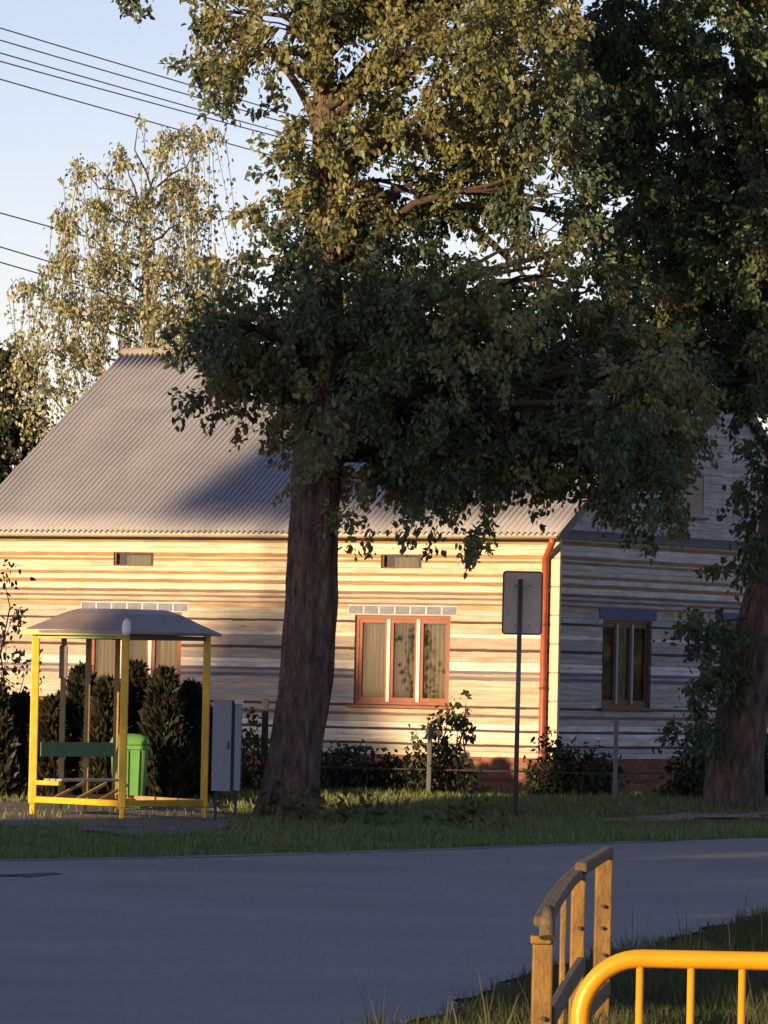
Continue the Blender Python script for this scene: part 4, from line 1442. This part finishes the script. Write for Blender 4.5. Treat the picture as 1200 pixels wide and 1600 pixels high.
def bush_tree(name, label, base, blobs, seed, cols, leaf=0.12, dens=70, per=20, trunk_r=0.12, cat='tree', group=None, droop=1.0):
    rng = np.random.default_rng(seed)
    t = empty(name, base)
    tag(t, label, cat, group)
    bl = [(np.array(c), r) for c, r in blobs]
    C, Dr, K, tw = crown_leaves(rng, bl, leaf, dens, cols, per, twig_len=0.3, shell=0.35, droop=droop)
    keep = C[:, 2] > base.z + 0.01
    C, Dr, K = C[keep], Dr[keep], K[keep]
    v, tri, c = leaf_arrays(rng, C, leaf, Dr, 0.6, K)
    np_tris('crown' if cat == 'tree' else 'foliage', v, tri, c, M['leaf'], t)
    m = MB()
    for cpos, r in bl:
        cpos = Vector(cpos)
        pts = jitter_path(rng, base - Vector((0, 0, 0.1)), cpos, 4, 0.06)
        m.tube(pts, [trunk_r * (1 - 0.2 * i) for i in range(4)] + [trunk_r * 0.15], 6)
    m.build('trunk' if cat == 'tree' else 'stem', M['twig'], t)
    return t
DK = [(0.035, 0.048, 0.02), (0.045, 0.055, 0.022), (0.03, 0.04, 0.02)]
# dark trees left of the roof, beyond the house
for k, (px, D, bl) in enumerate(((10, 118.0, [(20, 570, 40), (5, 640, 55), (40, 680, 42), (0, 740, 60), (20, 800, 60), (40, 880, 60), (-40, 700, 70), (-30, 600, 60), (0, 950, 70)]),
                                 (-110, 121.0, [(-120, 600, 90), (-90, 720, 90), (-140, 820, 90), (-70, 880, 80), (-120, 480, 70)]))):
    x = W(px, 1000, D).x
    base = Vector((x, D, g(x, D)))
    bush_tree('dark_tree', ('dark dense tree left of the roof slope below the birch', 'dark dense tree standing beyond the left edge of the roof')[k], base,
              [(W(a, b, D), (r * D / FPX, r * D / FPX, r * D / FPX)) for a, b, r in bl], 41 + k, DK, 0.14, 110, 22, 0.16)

for k, (x_, y_, h_) in enumerate(((19.0, 112.0, 12.0), (38.0, 112.0, 12.0), (11.5, 107.0, 8.0), (13.5, 118.0, 10.0), (31.0, 105.5, 10.0), (-13.5, 126.0, 9.0), (-17.5, 116.0, 9.0))):  # one tree right of the gable is added to block its window's sky reflection
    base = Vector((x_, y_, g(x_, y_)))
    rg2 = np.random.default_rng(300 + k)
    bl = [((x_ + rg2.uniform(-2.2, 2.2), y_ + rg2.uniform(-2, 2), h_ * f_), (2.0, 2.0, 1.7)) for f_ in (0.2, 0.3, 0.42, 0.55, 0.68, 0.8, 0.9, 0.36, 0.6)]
    bush_tree('dark_tree', ('dark tree behind the house at the right', 'farthest dark tree beyond the gable at the right', 'low dark tree close behind the far gable corner', 'dark tree farther behind the far gable corner', 'unseen dark tree added to block the sky reflection in the gable window', 'dark tree behind the left birch', 'dark tree left of the house end wall')[k], base, bl, 310 + k, DK, 0.3, 40, 16, 0.2)

# thuja hedge plants behind the shelter
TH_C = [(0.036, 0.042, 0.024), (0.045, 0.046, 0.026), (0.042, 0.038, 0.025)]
def thuja(px, top, D, hw, seed, label):
    rng = np.random.default_rng(seed)
    tp = W(px, top, D)
    base = Vector((tp.x, D, g(tp.x, D)))
    H = tp.z - base.z
    r0 = hw * D / FPX
    t = empty('thuja', base)
    tag(t, label, 'shrub', 'thujas behind the shelter')
    n = 4200
    r0 *= 1.3
    h = rng.random(n) ** 1.15
    prof = np.clip(1 - h, 0, 1) ** 0.62 * (0.75 + 0.25 * np.minimum(1, h * 8))
    a = rng.random(n) * 2 * math.pi
    rr = prof * r0 * (0.55 + 0.5 * rng.random(n)) * (1 + 0.12 * np.sin(3 * a + seed))
    C = np.stack([base.x + rr * np.cos(a), base.y + rr * np.sin(a), base.z + 0.03 + h * H * 0.93], axis=1)
    d = np.stack([np.cos(a) * 0.45, np.sin(a) * 0.45, 0.9 + rng.normal(size=n) * 0.25], axis=1) + rng.normal(size=(n, 3)) * 0.25
    v, tri, c = leaf_arrays(rng, C, 0.17, d, 0.4, tint(rng, n, TH_C[seed % 3], 0.35, 0.1))
    np_tris('foliage', v, tri, c, M['leaf'], t)
    m = MB(); m.tube([base - Vector((0, 0, 0.1)), base + Vector((0, 0, H * 0.5)), base + Vector((0, 0, H * 0.9))], [0.05, 0.035, 0.01], 8); m.build('stem', M['twig'], t)
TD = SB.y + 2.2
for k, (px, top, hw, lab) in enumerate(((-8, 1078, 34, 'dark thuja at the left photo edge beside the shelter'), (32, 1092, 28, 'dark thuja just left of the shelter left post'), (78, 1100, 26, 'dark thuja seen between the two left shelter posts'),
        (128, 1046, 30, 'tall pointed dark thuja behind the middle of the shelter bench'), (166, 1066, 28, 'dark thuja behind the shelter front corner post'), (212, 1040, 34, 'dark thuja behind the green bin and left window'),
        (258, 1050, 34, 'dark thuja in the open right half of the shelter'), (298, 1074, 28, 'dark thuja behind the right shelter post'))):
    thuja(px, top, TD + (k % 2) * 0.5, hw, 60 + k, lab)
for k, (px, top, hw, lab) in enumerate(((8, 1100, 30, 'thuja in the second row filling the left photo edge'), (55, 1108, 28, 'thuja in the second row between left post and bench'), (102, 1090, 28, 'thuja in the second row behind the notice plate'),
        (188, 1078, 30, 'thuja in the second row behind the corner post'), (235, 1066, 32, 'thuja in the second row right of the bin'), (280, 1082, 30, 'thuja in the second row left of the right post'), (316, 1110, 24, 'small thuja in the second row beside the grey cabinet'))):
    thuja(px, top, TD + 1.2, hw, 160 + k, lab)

# shrubs along the plinth
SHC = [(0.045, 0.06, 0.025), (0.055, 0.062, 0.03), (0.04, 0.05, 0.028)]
SHOOT_C = [(0.12, 0.125, 0.05), (0.10, 0.11, 0.045)]  # paler leaf colours of the shoots by the window
def shrub(label, D, bl, seed, cols, leaf=0.09, dens=190, per=18, name='garden_shrub'):
    px = sum(b[0] for b in bl) / len(bl)
    x = W(px, 1200, D).x
    base = Vector((x, D, g(x, D)))
    bush_tree(name, label, base, [(W(a, b, D), (r * D / FPX, 0.4, r * D / FPX)) for a, b, r in bl], seed, cols, leaf, dens, per, 0.025, 'shrub', 'shrubs along the house wall')
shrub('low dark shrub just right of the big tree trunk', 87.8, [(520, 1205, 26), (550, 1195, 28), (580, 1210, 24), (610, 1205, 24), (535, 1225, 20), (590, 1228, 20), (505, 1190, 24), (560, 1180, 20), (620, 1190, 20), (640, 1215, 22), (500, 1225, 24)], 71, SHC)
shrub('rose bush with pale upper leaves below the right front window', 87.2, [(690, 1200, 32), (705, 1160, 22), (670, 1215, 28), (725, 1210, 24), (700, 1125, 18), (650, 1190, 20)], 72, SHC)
shrub('pale leafy shoots growing up beside the right front window sill', 87.0, [(728, 1095, 14), (715, 1120, 16), (735, 1130, 12), (650, 1140, 10)], 73, SHOOT_C, 0.085, 60, 10)
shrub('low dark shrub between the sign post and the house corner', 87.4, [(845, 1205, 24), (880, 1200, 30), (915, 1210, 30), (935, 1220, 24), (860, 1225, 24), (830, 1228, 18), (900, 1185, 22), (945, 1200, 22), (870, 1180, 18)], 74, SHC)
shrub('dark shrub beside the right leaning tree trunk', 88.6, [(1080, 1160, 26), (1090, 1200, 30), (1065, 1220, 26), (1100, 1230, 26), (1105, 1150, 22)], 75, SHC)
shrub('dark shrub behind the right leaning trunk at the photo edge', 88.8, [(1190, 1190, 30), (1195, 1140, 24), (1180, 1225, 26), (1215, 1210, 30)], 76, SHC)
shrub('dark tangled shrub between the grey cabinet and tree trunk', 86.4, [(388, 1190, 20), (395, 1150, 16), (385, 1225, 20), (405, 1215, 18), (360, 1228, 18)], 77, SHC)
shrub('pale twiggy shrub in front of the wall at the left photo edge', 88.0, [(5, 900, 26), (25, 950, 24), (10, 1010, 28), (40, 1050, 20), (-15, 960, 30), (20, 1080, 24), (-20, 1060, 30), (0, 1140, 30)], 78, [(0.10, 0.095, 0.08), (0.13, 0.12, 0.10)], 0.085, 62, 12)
for k, (px, py, lab) in enumerate(((440, 1272, 'leafy weed clump at the left foot of the big trunk'), (500, 1276, 'leafy weed clump at the right foot of the big trunk'), (560, 1284, 'low leafy weed clump in the verge right of the big trunk'), (740, 1286, 'leafy weed clump in the verge left of the sign post'))):
    p = G(px, py + 12)
    bush_tree('weed', lab, p, [(p + Vector((dx_, 0, 0.10)), (0.2, 0.2, 0.12)) for dx_ in (-0.25, 0, 0.25)], 90 + k, [(0.09, 0.11, 0.03), (0.07, 0.09, 0.03)], 0.13, 90, 10, 0.012, 'weed', 'weeds in the grass verge', droop=-0.6)

# ================================================================== GRASS
def grass(name, n, sampler, hgt, wid, cols, seed, label=None, lean=0.35):
    rng = np.random.default_rng(seed)
    pts = []
    while len(pts) < n:
        p = sampler(rng)
        if p is not None:
            pts.append(p)
    P = np.array(pts)
    n = len(P)
    z = np.array([g(x, y) for x, y in P])
    b = np.column_stack([P, z - 0.01])
    h = hgt * (0.45 + 0.85 * rng.random((n, 1)) ** 1.4)
    patch = 0.65 + 0.35 * np.sin(P[:, :1] * 1.9 + 1.3) * np.sin(P[:, 1:] * 1.1 + 0.4) + 0.2 * np.sin(P[:, :1] * 5.1 + P[:, 1:] * 2.3)
    h = h * np.clip(patch + 0.35, 0.4, 1.3)
    a = rng.random(n) * 2 * math.pi
    ld = np.column_stack([np.cos(a), np.sin(a), np.zeros(n)]) * lean * (0.3 + rng.random((n, 1)))
    sa = rng.random(n) * math.pi
    sd = np.column_stack([np.cos(sa), np.sin(sa), np.zeros(n)]) * wid * 0.5
    tip = b + ld * h + np.array([[0, 0, 1.0]]) * h
    mid = b + ld * h * 0.3 + np.array([[0, 0, 0.55]]) * h
    v = np.stack([b - sd, b + sd, mid + sd * 0.7, mid - sd * 0.7, tip], axis=1).reshape(-1, 3)
    i = np.arange(n)[:, None] * 5
    tri = np.concatenate([i + np.array([[0, 1, 2]]), i + np.array([[0, 2, 3]]), i + np.array([[3, 2, 4]])], axis=1).reshape(-1, 3)
    cb = np.array(cols)[rng.integers(len(cols), size=n)]
    c = np.repeat(np.clip(cb * (0.7 + 0.6 * rng.random((n, 1))), 0.003, 1), 5, axis=0)
    o = np_tris(name, v, tri, c, M['grass_blade'])
    tag(o, label, kind='stuff')
    return o
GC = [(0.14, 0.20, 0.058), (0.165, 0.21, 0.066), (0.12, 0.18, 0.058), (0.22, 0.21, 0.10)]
def in_patch(x, y):
    # keep the pavement and path mostly bare
    p = Vector((x, y, g(x, y))) - EYE
    k = FPX / p.dot(_F)
    px = 600 + p.dot(_R) * k; py = 800 - p.dot(_U) * k
    if -40 < px < 360 and 1256 < py < (1290 if px < 130 else 1304): return True
    if px > 930 and 1274 < py < 1285: return True
    return False
def verge(rng):
    y = rng.uniform(64, 92); x = rng.uniform(-9.5, 10.5)
    if x > far_x(y) - 0.05 + rng.normal() * 0.09 + 0.10 * math.sin(y * 5.3) + 0.08 * math.sin(y * 13.1): return None
    if abs(x) > 0.075 * y + 2.6: return None
    if in_patch(x, y) and rng.random() < 0.90: return None
    return (x, y)
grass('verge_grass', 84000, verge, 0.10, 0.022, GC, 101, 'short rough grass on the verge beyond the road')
def near(rng):
    y = rng.uniform(27, 64); x = rng.uniform(-0.2, 8.0)
    if x < near_x(y) + 0.12 + abs(rng.normal()) * 0.15: return None
    if x > 0.072 * y + 2.6: return None
    return (x, y)
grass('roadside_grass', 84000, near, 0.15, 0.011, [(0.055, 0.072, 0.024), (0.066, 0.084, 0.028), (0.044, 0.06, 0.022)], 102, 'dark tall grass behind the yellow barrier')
def stalks(rng):
    y = rng.uniform(29, 60); x = rng.uniform(0.0, 5.5)
    if x < near_x(y) + 0.3 or x > 0.07 * y + 0.4: return None
    return (x, y)
grass('grass_stalks', 240, stalks, 0.36, 0.010, [(0.14, 0.125, 0.07), (0.10, 0.10, 0.05)], 103, 'pale dry grass stalks standing above the roadside grass', 0.25)

# ================================================================== POWER LINES
def wires():
    DL, DR = 113.0, 205.0
    XL, XR = -150, 1500
    lines = [((0, 40), (340, 135)), ((0, 59), (430, 175)), ((0, 79), (420, 190)), ((0, 92), (415, 197)), ((0, 120), (370, 217)), ((0, 329), (115, 358)), ((0, 382), (65, 400)), ((0, 406), (45, 418))]
    labs = ['topmost overhead wire crossing the upper left sky', 'second overhead wire from the top in the upper left sky', 'third overhead wire from the top in the upper left sky', 'fourth overhead wire from the top, close under the third',
            'lowest wire of the upper bundle of five overhead wires', 'thick single overhead wire meeting the birch top', 'thin overhead wire just below the thick single wire', 'lowest thin overhead wire at the left photo edge']
    for (a, b), lab in zip(lines, labs):
        s = (b[1] - a[1]) / (b[0] - a[0])
        yl = a[1] + s * (XL - a[0]); yr = a[1] + s * (XR - a[0])
        p = W(XL, yl, DL); q = W(XR, yr, DR)
        m = MB()
        pts = []
        for k in range(13):
            t = k / 12
            r = p.lerp(q, t)
            r.z -= 0.25 * 4 * t * (1 - t)
            pts.append(r)
        m.tube(pts, 0.014, 6)
        o = m.build('overhead_wire', M['wire'])
        tag(o, lab, 'wire', 'overhead wires in the left sky')
    for (X, D) in ((XL, DL), (XR, DR)):
        x = W(X, 400, D).x
        base = Vector((x, D, g(x, D)))
        t = empty('power_pole', base)
        tag(t, 'concrete power pole with crossarms carrying the wires ' + ('left of the view' if X < 0 else 'far right beyond the trees'), 'pole')
        m = MB(); m.bar(base - Vector((0, 0, 0.5)), base + Vector((0, 0.25, 17.5)), 0.4, 0.4, taper=0.5); m.build('shaft', M['concrete'], t)
        for z in (17.0, 15.8, 12.2):
            m = MB(); m.bar(base + Vector((-1.0, 0.3, z)), base + Vector((1.0, 0.3, z)), 0.1, 0.1); m.build('crossarm', M['fence_grey'], t)
wires()
